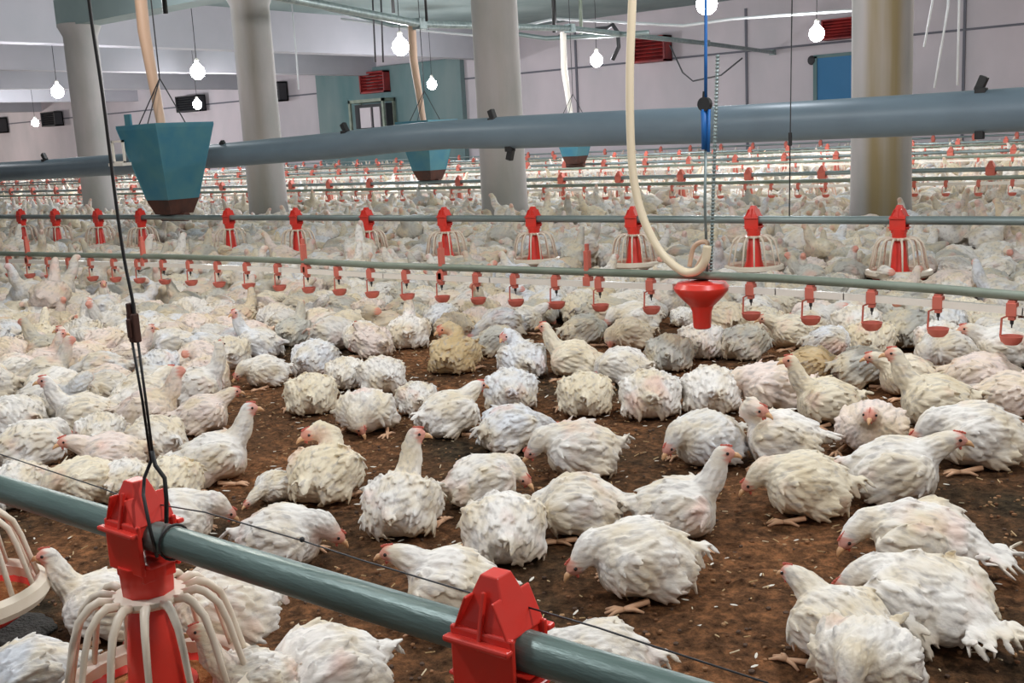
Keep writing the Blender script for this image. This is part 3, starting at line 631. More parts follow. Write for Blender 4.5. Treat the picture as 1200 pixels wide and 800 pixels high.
def build_bird(pose, seed, voxel=0.0034, feathers=True, base_voxel=0.008):
    P = POSES[pose]; rg = random.Random(seed); dz = P.get('stand', 0)
    j = lambda s: rg.uniform(-s, s)
    mb = MB(); flat = P.get('flat')
    Ry = lambda a: Matrix.Rotation(a, 3, 'Y'); Rz = lambda a: Matrix.Rotation(a, 3, 'Z'); Rx = lambda a: Matrix.Rotation(a, 3, 'X')
    hz = 0.88 if flat else 1.0
    mb.ball((0, 0, .082 * hz + dz), (.116 + j(.006), .096 + j(.005), (.082 + j(.004)) * hz), 24, 14, Ry(-.08))
    mb.ball((.05, j(.008), .080 * hz + dz), (.076, .090, .078 * hz), 20, 12)
    mb.ball((-.062, 0, .074 * hz + dz), (.074, .080, .070 * hz), 20, 12)
    for s in (-1, 1): mb.ball((-.085, s * (.040 + j(.004)), .062 * hz + dz), (.046, .040, .056 * hz), 14, 10)
    for s in (-1, 1):
        wx = .03 if flat and s > 0 else 0
        mb.ball((.005 + j(.006), s * (.084 + wx), .088 * hz + dz + j(.004)), (.088, .026, .056), 16, 10, Rz(s * (.12 + (.3 if wx else 0))) @ Ry(.12 + j(.06)))      # folded wing
        mb.ball((.072, s * .055, .085 * hz + dz), (.04, .038, .045), 12, 8)                                        # shoulder
        mb.ball((-.040, s * .070, .045 + dz), (.054, .036, .040), 12, 8, Rz(-s * .3))                                # thigh
        for k in range(5):   # primaries
            a0 = Vector((-.035 - .006 * k, s * (.086 + wx - .006 * k), .098 * hz + dz - .012 * k)); a1 = a0 + Vector((-.078 - j(.012), -s * (.026 + j(.01)), -.006 + j(.010)))
            if wx: a1 += Vector((0.02, .05, -.02))
            mb.ball((a0 + a1) / 2, ((a1 - a0).length / 2, .009, .0042), 10, 6, (a1 - a0).to_track_quat('X', 'Z').to_matrix())
    ta = rg.uniform(.05, .35) if not flat else -.25; tl = .055 if not flat else .10
    mb.ball((-.115, 0, .085 * hz + dz), (.05, .032, .028), 12, 8, Ry(ta))
    for k in range(7 if not flat else 9):
        a = (k - 3) / 3 * (.35 if not flat else .6) + j(.06)
        d = Vector((-math.cos(a) * math.cos(ta), math.sin(a), math.sin(ta) + j(.06))); c = Vector((-.120, 0, .09 * hz + dz)) + d * tl * .6
        mb.ball(c, (tl * .62, .0115, .0042), 10, 6, d.to_track_quat('X', 'Z').to_matrix())
    KX = .80 if not flat else .86
    mb.v = [(v_[0] * KX, v_[1] * .97, v_[2]) for v_ in mb.v]
    hs = 0 if dz == 0 else dz
    neck = [Vector((p[0] - .036, p[1], p[2] + hs)) for p in P['neck']]; head = Vector((P['head'][0] - .036, P['head'][1], P['head'][2] + hs)); hd = Vector(P['dir']).normalized()
    chain = [Vector((.04, 0, .10 + dz))] + neck + [head - hd * .008]
    mb.ball((.052, 0, .062 * hz + dz), (.048, .062, .056), 14, 10)
    rad = [.050, .039] + [.033 - .0045 * k for k in range(len(neck) - 1)] + [.0200]
    rad = [rad[0]] + [max(.0205, r) for r in rad[1:]]
    while len(rad) < len(chain): rad.insert(-1, .021)
    for i in range(len(chain) - 1):
        for k in range(5):
            t_ = k / 5; mb.ball(chain[i].lerp(chain[i + 1], t_), rad[i] + (rad[i + 1] - rad[i]) * t_, 12, 8)
    hq = hd.to_track_quat('X', 'Z').to_matrix()
    mb.ball(head, (.0285, .0205, .0225), 14, 10, hq); mb.ball(head + hd * .015, (.018, .0140, .0150), 12, 8, hq)
    if dz:
        for s in (-1, 1): mb.tube([(-.015, s * .05, .06 + dz), (-.025, s * .05, .03 + dz), (-.012, s * .05, dz - .01)], [.04, .028, .014], 10)
    me = remesh(mb, base_voxel, 5)
    n = len(me.vertices); co = np.empty(n * 3); me.vertices.foreach_get('co', co); co = co.reshape(-1, 3)
    no = np.empty(n * 3); me.vertices.foreach_get('normal', no); no = no.reshape(-1, 3)
    if feathers:
        fb = MB(); fb.v = [tuple(c) for c in co]; fb.f = [tuple(p.vertices) for p in me.polygons]
        order = list(range(n)); rg.shuffle(order); kept = np.zeros((0, 3)); hv = np.array(head)
        for i in order:
            p = co[i]; nn = no[i]
            if p[2] < .018 + dz or nn[2] < -.45: continue
            dh = np.linalg.norm(p - hv)
            if dh < .040: continue
            onneck = p[0] > .080 or p[2] > .175 + dz
            sp = .012 if onneck else .0165
            if len(kept) and np.min(np.sum((kept - p) ** 2, 1)) < sp * sp: continue
            kept = np.vstack([kept, p])
            if onneck: fl_ = Vector(p) - head
            else: fl_ = Vector((-1, .45 * math.sin(p[0] * 31 + seed) + j(.15) - p[1] * 2.0, -.7 * (1 - abs(nn[2])) + .35 * math.sin(p[1] * 47 + p[0] * 20 + seed)))
            N = Vector(nn); T = (fl_ - N * fl_.dot(N))
            if T.length < 1e-4: continue
            T.normalize(); T = (T + N * (rg.uniform(.0, .045) + (.12 if rg.random() < .07 else 0))).normalized(); B = N.cross(T).normalized(); N2 = T.cross(B)
            L_ = rg.uniform(.011, .016) if onneck else rg.uniform(.018, .032); Wd = L_ * rg.uniform(.26, .40)
            R3 = Matrix((T, B, N2)).transposed()
            fb.ball(Vector(p) + T * L_ * .55 + N * .0005, (L_, Wd, .0028 if onneck else .0034), 8, 6, R3)
        bpy.data.meshes.remove(me); me = remesh(fb, voxel, 2, 0.45)
        n = len(me.vertices); co = np.empty(n * 3); me.vertices.foreach_get('co', co); co = co.reshape(-1, 3)
    ph = seed * 1.7
    co[:, 2] = np.where(co[:, 2] < .004, .004 + (co[:, 2] - .004) * .1, co[:, 2])
    me.vertices.foreach_set('co', co.reshape(-1))
    dh = co - np.array(head + hd * .010); dist = np.linalg.norm(dh, axis=1); fwd = dh @ np.array(hd)
    sk = smoothstep(.034, .020, dist) * smoothstep(-.022, 0.0, fwd + .006 * np.sin(co[:, 2] * 500)) * (.75 if voxel < .005 and feathers else .35)
    at_ = me.attributes.new('skin', 'FLOAT', 'POINT'); at_.data.foreach_set('value', sk.astype(np.float32))
    me.polygons.foreach_set('use_smooth', [True] * len(me.polygons))
    me.materials.clear(); me.materials.append(M['bird']); me.name = 'chicken_body'; me.update()
    # child parts
    up = (Vector((0, 0, 1)) - hd * hd.z).normalized(); side = up.cross(hd)
    ch = []
    bk = MB(); b0 = head + hd * .028 - up * .002
    bk.tube([b0 - hd * .006, b0 + hd * .006, b0 + hd * .015 - up * .004, b0 + hd * .019 - up * .008], [.0085, .0068, .0035, .0012], 10); ch.append(('beak', bk.mesh('beak', M['beak'])))
    cb = MB()
    for k in range(5): cb.ball(head + hd * (.016 - .006 * k) + up * (.0205 + .001 * math.sin(k * 1.3)), (.0042, .0018, .0034), 8, 6, hq)
    ch.append(('comb', cb.mesh('comb', M['comb'])))
    wt = MB()
    for s in (-1, 1): wt.ball(head + hd * .016 - up * .0180 + side * s * .005, (.0035, .002, .005), 8, 6)
    ch.append(('wattle', wt.mesh('wattle', M['comb'])))
    for s in (-1, 1):
        e = MB().ball(head + hd * .008 + up * .004 + side * s * .0185, .0042, 10, 7); ch.append(('eye', e.mesh('eye', M['eye'])))
    for s in (-1, 1):
        g = MB()
        if dz:
            k0 = Vector((-.012, s * .05, dz)); g.tube([k0 + Vector((0, 0, .0)), (.0, s * .052, .014)], [.008, .0065], 8); ft = Vector((.0, s * .052, .010))
        else:
            k0 = Vector((.00, s * .080, .016)); ft = Vector((.055, s * (.098 + j(.012)), .010)); g.tube([k0, ft], [.0075, .0062], 8)
        for a in (-.5, 0, .5, 2.9): g.tube([ft, ft + Vector((math.cos(a) * .022, math.sin(a) * .022, .001)), ft + Vector((math.cos(a) * .042, math.sin(a) * .042, -.006))], [.0055, .0048, .003], 7)
        ch.append(('leg', g.mesh('leg', M['leg'])))
    return me, ch

TINT = {'w': (0.86, 0.83, 0.79), 'b': (0.80, 0.82, 0.86), 'y': (0.84, 0.76, 0.61), 'p': (0.84, 0.72, 0.66), 'g': (0.56, 0.55, 0.50), 'n': (0.56, 0.41, 0.22), 'o': (0.70, 0.60, 0.46)}
LIB = {}
def lib(pose, k=0):
    key = (pose, k)
    if key not in LIB: LIB[key] = build_bird(pose, hash(pose) % 1 + sum(map(ord, pose)) + 31 * k)
    return LIB[key]
LOW = {}
def low(pose):
    if pose not in LOW:
        me, ch = build_bird(pose, 5 + sum(map(ord, pose)), feathers=False, base_voxel=0.0135); LOW[pose] = (me, ch)
    return LOW[pose]
placed = []
def heading_world(p, deg):
    v = Vector((p[0], p[1])).normalized(); r = Vector((v.y, -v.x)); a = math.radians(deg); h = r * math.cos(a) + v * math.sin(a); return math.atan2(h.y, h.x)
def put_bird(x, y, rz, pose, k, tint, sc, label, group=None, parts=True):
    me, ch = lib(pose, k)
    o = bpy.data.objects.new('chicken', me); COL.objects.link(o); o.location = (x, y, -0.004); o.rotation_euler = (0, 0, rz); o.scale = (sc, sc, sc)
    c = TINT[tint]; f = random.uniform(.95, 1.05) if not group else random.uniform(.78, 1.0); o.color = (min(.93, c[0] * f), min(.93, c[1] * f), min(.93, c[2] * f), 1)
    tag(o, label, 'chicken', group)
    if parts:
        for nme, m_ in ch:
            q_ = bpy.data.objects.new(nme, m_); COL.objects.link(q_); q_.parent = o
    placed.append((x, y)); return o
BIRDS = [
#  px, py, heading, pose, variant, tint, scale, label
 (1083, 622, 165, 'L', 0, 'w', 0.98, 'big white chicken lying upper of two touching at the right edge'),
 (1090, 692, 140, 'L', 1, 'w', 1.0, 'big cream chicken sprawled with spread tail, lower of two touching at right'),
 (985, 730, 140, 'M', 0, 'w', 0.85, 'white chicken at the bottom right with its head raised to the left'),
 (1018, 768, 250, 'D', 1, 'w', 0.85, 'chicken head-on to us at the bottom edge, pink face down, right side'),
 (752, 652, 188, 'D', 0, 'w', 1.0, 'large white chicken with pink face bent to the litter, centre foreground'),
 (793, 594, 0, 'U', 0, 'w', 0.95, 'white chicken with raised neck facing right, behind the large centre one'),
 (590, 616, 92, 'B', 0, 'w', 0.95, 'round white chicken seen from behind, head hidden, centre foreground'),
 (680, 590, 172, 'B', 1, 'w', 0.95, 'ruffled white chicken with yellow tail feathers between the round one and the large one'),
 (564, 562, 25, 'DR', 0, 'w', 0.88, 'white chicken with pink face turned right, just behind the round one'),
 (680, 524, 180, 'D', 1, 'w', 1.0, 'white chicken with pink bowed head left and feet stretched right'),
 (470, 588, 75, 'UR', 0, 'w', 0.95, 'white chicken seen from behind with a thin raised neck, left of centre'),
 (530, 684, 165, 'M', 1, 'w', 0.92, 'white chicken just behind the foreground pipe looking left'),
 (706, 772, 175, 'D', 2, 'w', 0.80, 'white chicken right of the bottom red feeder clamp'),
 (382, 784, 195, 'B', 2, 'w', 0.95, 'white chicken at the bottom edge right of the big feeder'),
 (262, 700, 180, 'SD', 0, 'w', 0.9, 'cream chicken standing behind the big feeder under the pipe'),
 (292, 768, 195, 'S', 1, 'w', 0.62, 'cream chicken leaning into the big feeder from the right'),
 (122, 706, 165, 'U', 1, 'w', 0.82, 'white chicken with raised head behind the left side of the big feeder'),
 (38, 790, 180, 'B', 0, 'b', 0.80, 'smooth white chicken in the bottom left corner'),
 (330, 628, 340, 'D', 0, 'w', 0.92, 'white chicken behind the pipe with its head tucked right'),
 (208, 606, 350, 'D', 2, 'w', 0.88, 'white chicken with a red face right of the hanger hook'),
 (380, 552, 60, 'T', 0, 'y', 0.98, 'yellowish chicken lying with its head folded back, left of centre'),
 (324, 568, 215, 'F', 0, 'w', 0.55, 'small white chicken head and neck beside the yellowish one'),
 (252, 534, 0, 'U', 2, 'w', 0.95, 'white chicken facing right with red face at the edge of bare litter on the left'),
 (200, 562, 80, 'B', 1, 'y', 0.82, 'cream round chicken behind the hanger triangle'),
 (238, 484, 5, 'M', 2, 'p', 0.86, 'pinkish chicken with dark pink face above the one with red face'),
 (183, 512, 120, 'B', 2, 'w', 0.9, 'bright white chicken behind the double hanger cable'),
 (128, 532, 190, 'M', 0, 'p', 0.9, 'pinkish white chicken facing left below the bright white group'),
 (100, 562, 200, 'D', 1, 'y', 0.85, 'cream chicken just above the foreground pipe at left'),
 (146, 560, 60, 'B', 0, 'w', 0.72, 'small white ball of a chicken left of the hanger hook'),
 (35, 522, 30, 'D', 2, 'w', 1.0, 'large white chicken near the left edge above the pipe'),
 (22, 566, 80, 'B', 1, 'w', 0.8, 'white chicken right above the pipe at the left edge'),
 (20, 487, 120, 'B', 2, 'w', 0.95, 'bright white chicken at the left edge in the middle height'),
 (98, 484, 175, 'U', 0, 'w', 0.95, 'bright white chicken with raised neck facing left near the hanger cable'),
 (117, 505, 80, 'B', 0, 'w', 0.8, 'round white chicken in front of the bright one with raised neck'),
 (165, 465, 30, 'M', 1, 'w', 1.02, 'large white chicken behind the hanger cable'),
 (231, 452, 355, 'UL', 0, 'w', 0.95, 'white chicken with turned head right of the hanger cable'),
 (232, 420, 10, 'F', 1, 'p', 0.95, 'pinkish ruffled chicken stretching its head right'),
 (153, 417, 0, 'U', 1, 'p', 0.85, 'chicken with small raised head just right of the cable clamp'),
 (128, 446, 180, 'DL', 0, 'p', 0.85, 'pinkish chicken with face low left of the hanger cable'),
 (66, 452, 210, 'D', 0, 'w', 0.95, 'cream white chicken lying with head low at left'),
 (48, 424, 0, 'U', 2, 'p', 0.85, 'pale chicken with raised head facing right near the left edge'),
 (18, 432, 190, 'B', 1, 'w', 0.9, 'round pale chicken at the left edge behind the bright ones'),
 (102, 416, 160, 'U', 0, 'p', 0.9, 'pinkish chicken with lifted head left of the cable clamp'),
 (92, 382, 265, 'M', 0, 'y', 0.85, 'yellowish chicken facing us left of the white pair'),
 (122, 356, 275, 'U', 2, 'w', 1.0, 'tall white chicken raising its neck behind the drinker cups at left'),
 (146, 368, 250, 'D', 1, 'w', 0.9, 'white chicken next to the tall one, beside the cable clamp'),
 (178, 366, 0, 'B', 2, 'p', 0.9, 'pink-grey chicken right of the cable clamp'),
 (304, 402, 150, 'UL', 1, 'b', 0.95, 'grey white chicken looking back left of the bright pair'),
 (311, 434, 185, 'D', 2, 'w', 0.82, 'white chicken with dark mark at the edge of the bare patch'),
 (364, 460, 90, 'B', 0, 'y', 0.92, 'cream chicken seen from behind with one foot stretched left'),
 (368, 418, 60, 'B', 1, 'b', 0.95, 'bluish white chicken right behind the cream one'),
 (404, 436, 80, 'B', 2, 'w', 0.8, 'small white chicken right of the cream one with stretched foot'),
 (430, 480, 240, 'B', 0, 'w', 0.95, 'white ruffled chicken lying left of the small bright one'),
 (447, 438, 100, 'B', 1, 'w', 0.9, 'white chicken with scaly feathers left of the tawny one'),
 (488, 465, 100, 'B', 2, 'w', 0.72, 'small bright white chicken between two larger ones'),
 (526, 483, 30, 'M', 2, 'w', 0.95, 'white chicken with yellow patch, neck bent to the right'),
 (532, 414, 70, 'T', 1, 'n', 1.0, 'tawny yellow-brown dirty chicken spreading its wings'),
 (479, 388, 85, 'U', 0, 'w', 0.98, 'white chicken seen from behind with its neck straight up'),
 (518, 372, 60, 'B', 0, 'b', 0.95, 'bluish white chicken right of the straight-necked one'),
 (436, 400, 120, 'M', 1, 'p', 0.9, 'beige chicken left of the straight-necked one'),
 (432, 364, 100, 'B', 2, 'p', 0.9, 'pale pink chicken under the drinker cups left of the middle'),
 (598, 455, 90, 'B', 1, 'b', 0.92, 'bluish white chicken behind the one with the stretched neck'),
 (598, 501, 30, 'F', 2, 'b', 0.92, 'bluish white chicken stretching its neck to the upper right'),
 (612, 420, 100, 'T', 0, 'b', 0.95, 'tall bluish white chicken in the middle of the flock'),
 (583, 398, 0, 'B', 0, 'g', 0.85, 'grey feathered chicken right of the tawny one'),
 (616, 374, 0, 'M', 1, 'w', 0.85, 'white chicken with a dark eye under the drinker cup left of middle'),
 (646, 352, 90, 'B', 1, 'w', 0.85, 'pinkish white chicken under the cup behind the bare patch'),
 (672, 420, 170, 'U', 1, 'y', 0.95, 'cream chicken with its neck up at the left, behind the yellow ball'),
 (685, 460, 90, 'B', 2, 'y', 0.92, 'yellow ruffled chicken seen from behind, left of its white neighbour'),
 (684, 386, 20, 'B', 0, 'g', 0.92, 'grey and white chicken under the pipe in the middle'),
 (731, 428, 150, 'B', 1, 'w', 0.92, 'smooth round white chicken behind the yellow and white pair'),
 (738, 390, 190, 'B', 2, 'o', 0.9, 'chicken with a dark wing left of the greenish one'),
 (784, 412, 90, 'B', 0, 'g', 0.92, 'greenish dirty chicken behind the white one seen from behind'),
 (762, 460, 92, 'B', 1, 'w', 1.0, 'white chicken seen from behind right of the yellow one'),
 (737, 356, 170, 'D', 0, 'w', 0.85, 'white chicken lying with its head at a red cup, left of the red funnel'),
 (821, 398, 90, 'B', 2, 'w', 0.95, 'white chicken right under the red funnel'),
 (873, 400, 60, 'B', 0, 'g', 0.92, 'greyish chicken right of the one under the funnel'),
 (834, 455, 92, 'B', 1, 'w', 0.98, 'white chicken with folded wings seen from behind right of the middle'),
 (828, 512, 215, 'D', 2, 'b', 0.98, 'white chicken with pink head at lower left and visible claws'),
 (800, 370, 90, 'B', 2, 'w', 0.6, 'small white chicken left of the funnel spout'),
 (848, 372, 90, 'B', 0, 'b', 0.6, 'small white chicken right of the funnel spout'),
 (905, 452, 190, 'D', 1, 'p', 1.05, 'long cream chicken with pink face turned left behind the grey-tailed one'),
 (916, 511, 175, 'T', 1, 'w', 1.0, 'white chicken with grey tail and pink face at the left'),
 (945, 566, 178, 'D', 2, 'y', 0.98, 'cream chicken with bare pink rear, right of the raised neck'),
 (1050, 548, 5, 'M', 0, 'w', 1.05, 'round white chicken with grey back bowing its head to the right'),
 (1145, 508, 190, 'D', 0, 'w', 1.1, 'pinkish white chicken lying at the right edge'),
 (968, 468, 190, 'U', 2, 'y', 0.95, 'cream chicken with long raised neck facing left on the right side'),
 (1022, 500, 265, 'M', 1, 'p', 0.95, 'chicken with ruffled feathers facing us right of the long-necked one'),
 (950, 426, 0, 'B', 1, 'n', 0.85, 'brown stained chicken behind the long-necked one'),
 (1010, 428, 20, 'B', 2, 'g', 0.92, 'grey ruffled chicken behind the one facing us'),
 (1096, 468, 185, 'U', 0, 'y', 1.05, 'smooth yellowish chicken with raised head on the right side'),
 (1062, 438, 195, 'M', 2, 'y', 0.92, 'yellowish chicken with pink face left of the smooth one'),
 (1150, 440, 350, 'B', 0, 'p', 1.05, 'greyish pink chicken spreading right of the smooth yellow one'),
 (1185, 462, 0, 'B', 1, 'p', 0.95, 'greyish chicken cut by the right edge'),
 (925, 388, 200, 'M', 1, 'y', 0.9, 'cream chicken with dark pink face under the cup right of the funnel'),
 (972, 400, 0, 'B', 2, 'b', 0.85, 'bluish chicken below the third cup'),
 (1020, 396, 90, 'B', 0, 'y', 0.95, 'cream chicken below the third cup from the right'),
 (1102, 398, 90, 'B', 1, 'w', 0.95, 'white chicken under the second cup from the right'),
 (1172, 405, 200, 'M', 0, 'w', 1.0, 'white chicken under the rightmost drinker cup'),
 (888, 362, 0, 'B', 1, 'w', 0.85, 'cream chicken under the cup just right of the funnel'),
 (960, 368, 180, 'D', 1, 'p', 0.85, 'pinkish chicken under the fourth cup from the right'),
 (1052, 362, 100, 'B', 2, 'g', 0.95, 'greenish white chicken just behind the conduit at right'),
 (1130, 368, 80, 'B', 0, 'y', 0.95, 'cream chicken between the last two cups at right'),
 (1168, 318, 0, 'B', 2, 'w', 1.1, 'large white chicken above the drinker pipe at the right edge'),
]
for (px, py, hd, po, k, ti, sc, lb) in BIRDS:
    p = at_z(px, py, .08 * sc + POSES[po].get('stand', 0)); put_bird(p.x, p.y, heading_world(p, hd), po, k % 2, ti, sc * 1.0, lb)

# the crowd: staggered, jittered, thinning out nowhere behind the front birds
DRN = [(10.9,), (16.2,)]
def free(x, y, d=.165):
    for a, b in placed:
        if (a - x) ** 2 + (b - y) ** 2 < d * d: return False
    return True
def front_limit(px):   # picture row above which the flock is closed
    return np.interp(px, [0, 150, 300, 450, 560, 700, 900, 1000, 1200], [560, 500, 400, 392, 386, 372, 380, 395, 420])
cands = []
row = 0; y = 2.2
while y < WALL_Y - 0.4:
    sy = 0.185 if y < 9 else (0.20 if y < 16 else 0.24); sx = 0.215 if y < 9 else (0.23 if y < 16 else 0.27)
    x = -2.02 * y - 0.5 + (row % 2) * sx / 2
    while x < -0.12 * y + 0.35:
        xx, yy = x + random.uniform(-.05, .05), y + random.uniform(-.045, .045)
        w_ = CAM_M.T @ np.array([xx, yy, 0.08 - CAM_H])
        if w_[2] > 0.3:
            px, py = 600 + F_PX * w_[0] / w_[2], 400 + F_PX * w_[1] / w_[2]
            if -60 < px < 1260 and py < front_limit(px):
                if all((xx - cx) ** 2 + (yy - 10) ** 2 > .17 for cx, _ in COLX) : cands.append((math.hypot(xx, yy), xx, yy, px, py))
        x += sx
    y += sy; row += 1
cands.sort(); fxs = [at_y(q_, 256, 6.42).x for q_ in pxs]
crowd = []
nind = len(BIRDS); pset = ['B', 'B', 'D', 'M', 'U', 'DL', 'DR', 'UL', 'F', 'T', 'UR']; pw = [7, 4, 3, 1, 3, 3, 1, .6, 2, 3, .6]
words_p = {'B': 'with its head hidden', 'D': 'with lowered head', 'DL': 'with lowered head', 'DR': 'with lowered head', 'F': 'with lowered head', 'M': 'with half raised head', 'U': 'with raised neck', 'UL': 'with raised neck', 'UR': 'with raised neck', 'T': 'with folded back neck', 'S': 'standing upright', 'SD': 'standing with lowered head'}
for d, x, y, px, py in cands:
    if d < 9 and not free(x, y, .165): continue
    if -.50 < y - 6.42 < .26 and any(abs(x - q_) < .31 for q_ in fxs): continue
    if min(abs(y - f) for f in (6.42, 12.2)) < .14 and d < 15 and d > 5: 
        pass
    po = random.choices(pset, pw)[0]; ti = random.choices('wwwbpyog', [4, 3, 3, 3, 3, 2, 1, 1])[0]
    if y > DY and y < 6.9 and random.random() < .5: ti = 'g' if random.random() < .5 else ti
    if nind < 300:
        zone = ('in front of the nearest drinker line' if y < DY else 'between drinker line and second feed pipe' if y < 6.42 else 'behind the second feed pipe')
        side_ = 'far left' if px < 157 else ('left part' if px < 400 else ('middle' if px < 800 else 'right part'))
        lb = 'chicken %s %s, %s' % (words_p[po], zone, side_)
        put_bird(x, y, random.uniform(0, 2 * PI), po, random.randint(0, 1), ti, random.uniform(.88, 1.05), lb, lb, parts=False); nind += 1
    else: crowd.append((x, y, d, po, ti))
# the rest of the flock: one mass nobody could count
lowposes = ['B', 'D', 'M', 'U', 'T']
far_lib, mid_lib = {}, {}
for po in lowposes + ['S']:
    mid_lib[po] = build_bird(po, 77 + ord(po[0]), voxel=0.0065, feathers=True, base_voxel=0.010)[0]
    far_lib[po] = build_bird(po, 99 + ord(po[0]), voxel=0.011, feathers=True, base_voxel=0.014)[0]
def flock_object(members, lb_, nm):
    """one mesh of points; geometry nodes stand a bird mesh on each point"""
    keys = list(lb_); me = bpy.data.meshes.new('chicken_flock'); n = len(members); me.vertices.add(n)
    co = np.zeros((n, 3)); rot = np.zeros(n); sc = np.zeros(n); pick = np.zeros(n, int); ti_ = np.ones((n, 4))
    for i, (x, y, d, po, ti) in enumerate(members):
        q_ = po if po in lb_ else random.choice(lowposes)
        if random.random() < .05: q_ = 'S'
        co[i] = (x, y, -0.004); rot[i] = random.uniform(0, 2 * PI); sc[i] = random.uniform(.9, 1.12); pick[i] = keys.index(q_); ti_[i, :3] = np.array(TINT[ti]) * random.uniform(.78, 1.0)
    me.vertices.foreach_set('co', co.reshape(-1))
    me.attributes.new('turn', 'FLOAT', 'POINT').data.foreach_set('value', rot.astype(np.float32))
    me.attributes.new('size', 'FLOAT', 'POINT').data.foreach_set('value', sc.astype(np.float32))
    me.attributes.new('pick', 'INT', 'POINT').data.foreach_set('value', pick.astype(np.int32))
    me.attributes.new('tint', 'FLOAT_COLOR', 'POINT').data.foreach_set('color', ti_.astype(np.float32).reshape(-1))
    fm = M['bird'].copy(); fm.name = 'flock_feathers_' + nm; nt = fm.node_tree
    an = nt.nodes.new('ShaderNodeAttribute'); an.attribute_name = 'tint'; an.attribute_type = 'INSTANCER'
    for lk in list(nt.links):
        if lk.from_node.type == 'OBJECT_INFO' and lk.from_socket.name == 'Color': ts = lk.to_socket; nt.links.remove(lk); nt.links.new(an.outputs['Color'], ts)
    g = bpy.data.node_groups.new('flock_' + nm, 'GeometryNodeTree')
    g.interface.new_socket('Geometry', in_out='INPUT', socket_type='NodeSocketGeometry'); g.interface.new_socket('Geometry', in_out='OUTPUT', socket_type='NodeSocketGeometry')
    N = g.nodes.new; Lk = g.links.new; gi, go = N('NodeGroupInput'), N('NodeGroupOutput')
    jn = N('GeometryNodeJoinGeometry'); 
    for k in reversed(keys):
        m_ = lb_[k]; m_.materials.clear(); m_.materials.append(fm)
        src = bpy.data.objects.new('flock_bird_' + k, m_)
        oi = N('GeometryNodeObjectInfo'); oi.inputs['Object'].default_value = src; oi.inputs['As Instance'].default_value = True; Lk(oi.outputs['Geometry'], jn.inputs[0])
    ip = N('GeometryNodeInstanceOnPoints'); ip.inputs['Pick Instance'].default_value = True
    mp_ = N('GeometryNodeMeshToPoints'); Lk(gi.outputs[0], mp_.inputs[0]); Lk(mp_.outputs[0], ip.inputs['Points']); Lk(jn.outputs[0], ip.inputs['Instance'])
    def na(name, dt):
        a_ = N('GeometryNodeInputNamedAttribute'); a_.data_type = dt; a_.inputs['Name'].default_value = name; return a_.outputs['Attribute']
    Lk(na('pick', 'INT'), ip.inputs['Instance Index']); Lk(na('size', 'FLOAT'), ip.inputs['Scale'])
    cx_ = N('ShaderNodeCombineXYZ'); Lk(na('turn', 'FLOAT'), cx_.inputs[2]); Lk(cx_.outputs[0], ip.inputs['Rotation']); Lk(ip.outputs[0], go.inputs[0])
    o = link('chicken_flock', me); md = o.modifiers.new('flock', 'NODES'); md.node_group = g
    return tag(o, 'dense flock of white chickens, the %s part, filling the barn behind the second feed pipe' % nm, 'flock', None, 'stuff')
flock_object([c for c in crowd if c[2] < 12], mid_lib, 'nearer')
flock_object([c for c in crowd if c[2] >= 12], far_lib, 'farther')
print('individual birds', nind, 'crowd', len(crowd))

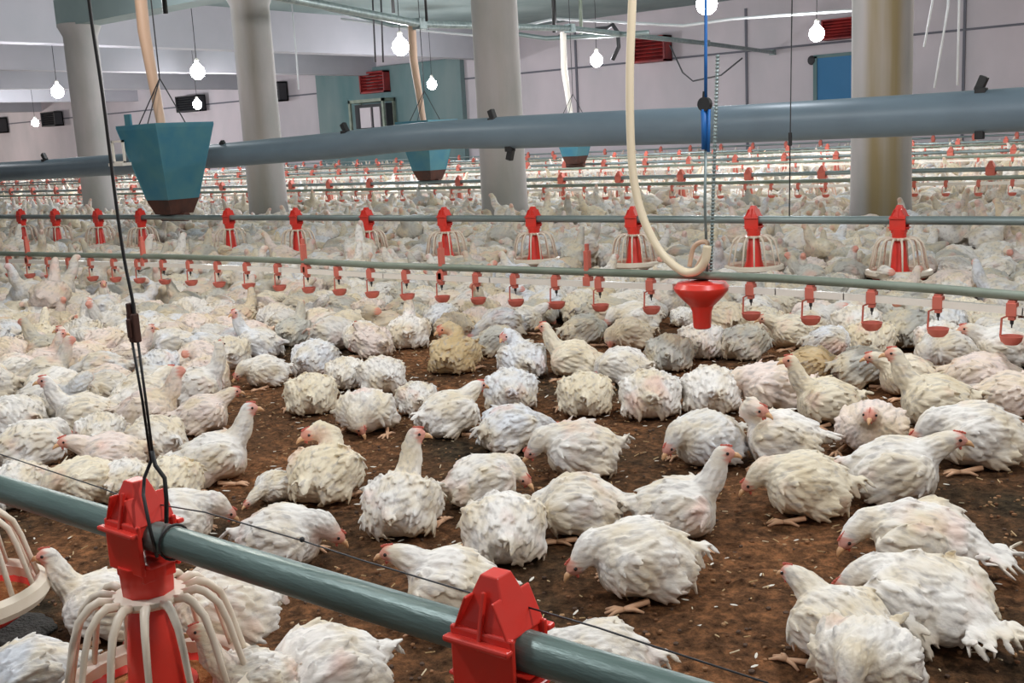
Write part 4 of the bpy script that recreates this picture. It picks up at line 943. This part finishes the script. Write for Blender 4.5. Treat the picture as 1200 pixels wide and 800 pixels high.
# ------------------------------------------------------------------ litter debris
pw_ = at_z(24, 744, 0); mb = MB()  # low black mound on the floor, bottom left
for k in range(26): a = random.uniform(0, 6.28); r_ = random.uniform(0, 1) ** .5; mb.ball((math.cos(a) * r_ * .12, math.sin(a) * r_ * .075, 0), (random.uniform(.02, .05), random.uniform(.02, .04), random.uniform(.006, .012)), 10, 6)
me = remesh(mb, .006, 2); me.materials.clear(); me.materials.append(mat('mottled_black', (0.015, 0.013, 0.012), 0.7, noise=0.8, nscale=60, rgb2=(0.05, 0.045, 0.04), bump=0.8, bscale=120)); me.polygons.foreach_set('use_smooth', [True] * len(me.polygons))
tag(link('black_floor_mound', me, None, (pw_.x, pw_.y, 0)), 'low black mound on the floor in the bottom left corner', 'litter')
V, Fc, Cc = [], [], []
mb = MB(); cols = []
for k in range(16000):
    x = random.uniform(-5.2, 1.2); y = random.uniform(.5, 4.6)
    w_ = CAM_M.T @ np.array([x, y, -CAM_H])
    if w_[2] < .3 or not (-80 < 600 + F_PX * w_[0] / w_[2] < 1280): continue
    r = random.random(); n0 = len(mb.v)
    if r < .72: s = random.uniform(.002, .008); mb.ball((x, y, s * .2), (s, s * random.uniform(.6, 1), s * .55), 5, 3, Matrix.Rotation(random.uniform(0, 6), 3, 'Z')); c = random.choice([(.16, .07, .03), (.30, .15, .07), (.10, .06, .04), (.38, .22, .11)])
    elif r < .93: l = random.uniform(.006, .022); mb.box((x, y, .006), (l, .0022, .0018), Matrix.Rotation(random.uniform(0, 6), 3, 'Z') @ Matrix.Rotation(random.uniform(-.3, .3), 3, 'Y')); c = random.choice([(.62, .45, .25), (.5, .33, .16), (.72, .6, .42)])
    else: l = random.uniform(.006, .014); mb.ball((x, y, .004), (l, l * .35, .0012), 6, 4, Matrix.Rotation(random.uniform(0, 6), 3, 'Z') @ Matrix.Rotation(random.uniform(-.3, .3), 3, 'Y')); c = (.80, .76, .68)
    cols += [(*c, 1)] * (len(mb.v) - n0)
dm = bpy.data.materials.new('litter_bits'); dm.use_nodes = True; b = dm.node_tree.nodes['Principled BSDF']; b.inputs['Roughness'].default_value = .9
an = dm.node_tree.nodes.new('ShaderNodeAttribute'); an.attribute_name = 'tint'; dm.node_tree.links.new(an.outputs['Color'], b.inputs['Base Color'])
me = mb.mesh('litter_debris', dm, False); ca_ = me.color_attributes.new('tint', 'FLOAT_COLOR', 'POINT'); ca_.data.foreach_set('color', np.array(cols, np.float32).reshape(-1))
tag(link('litter_debris', me), 'loose straw bits, clods and small feathers on the brown litter', 'litter', None, 'stuff')
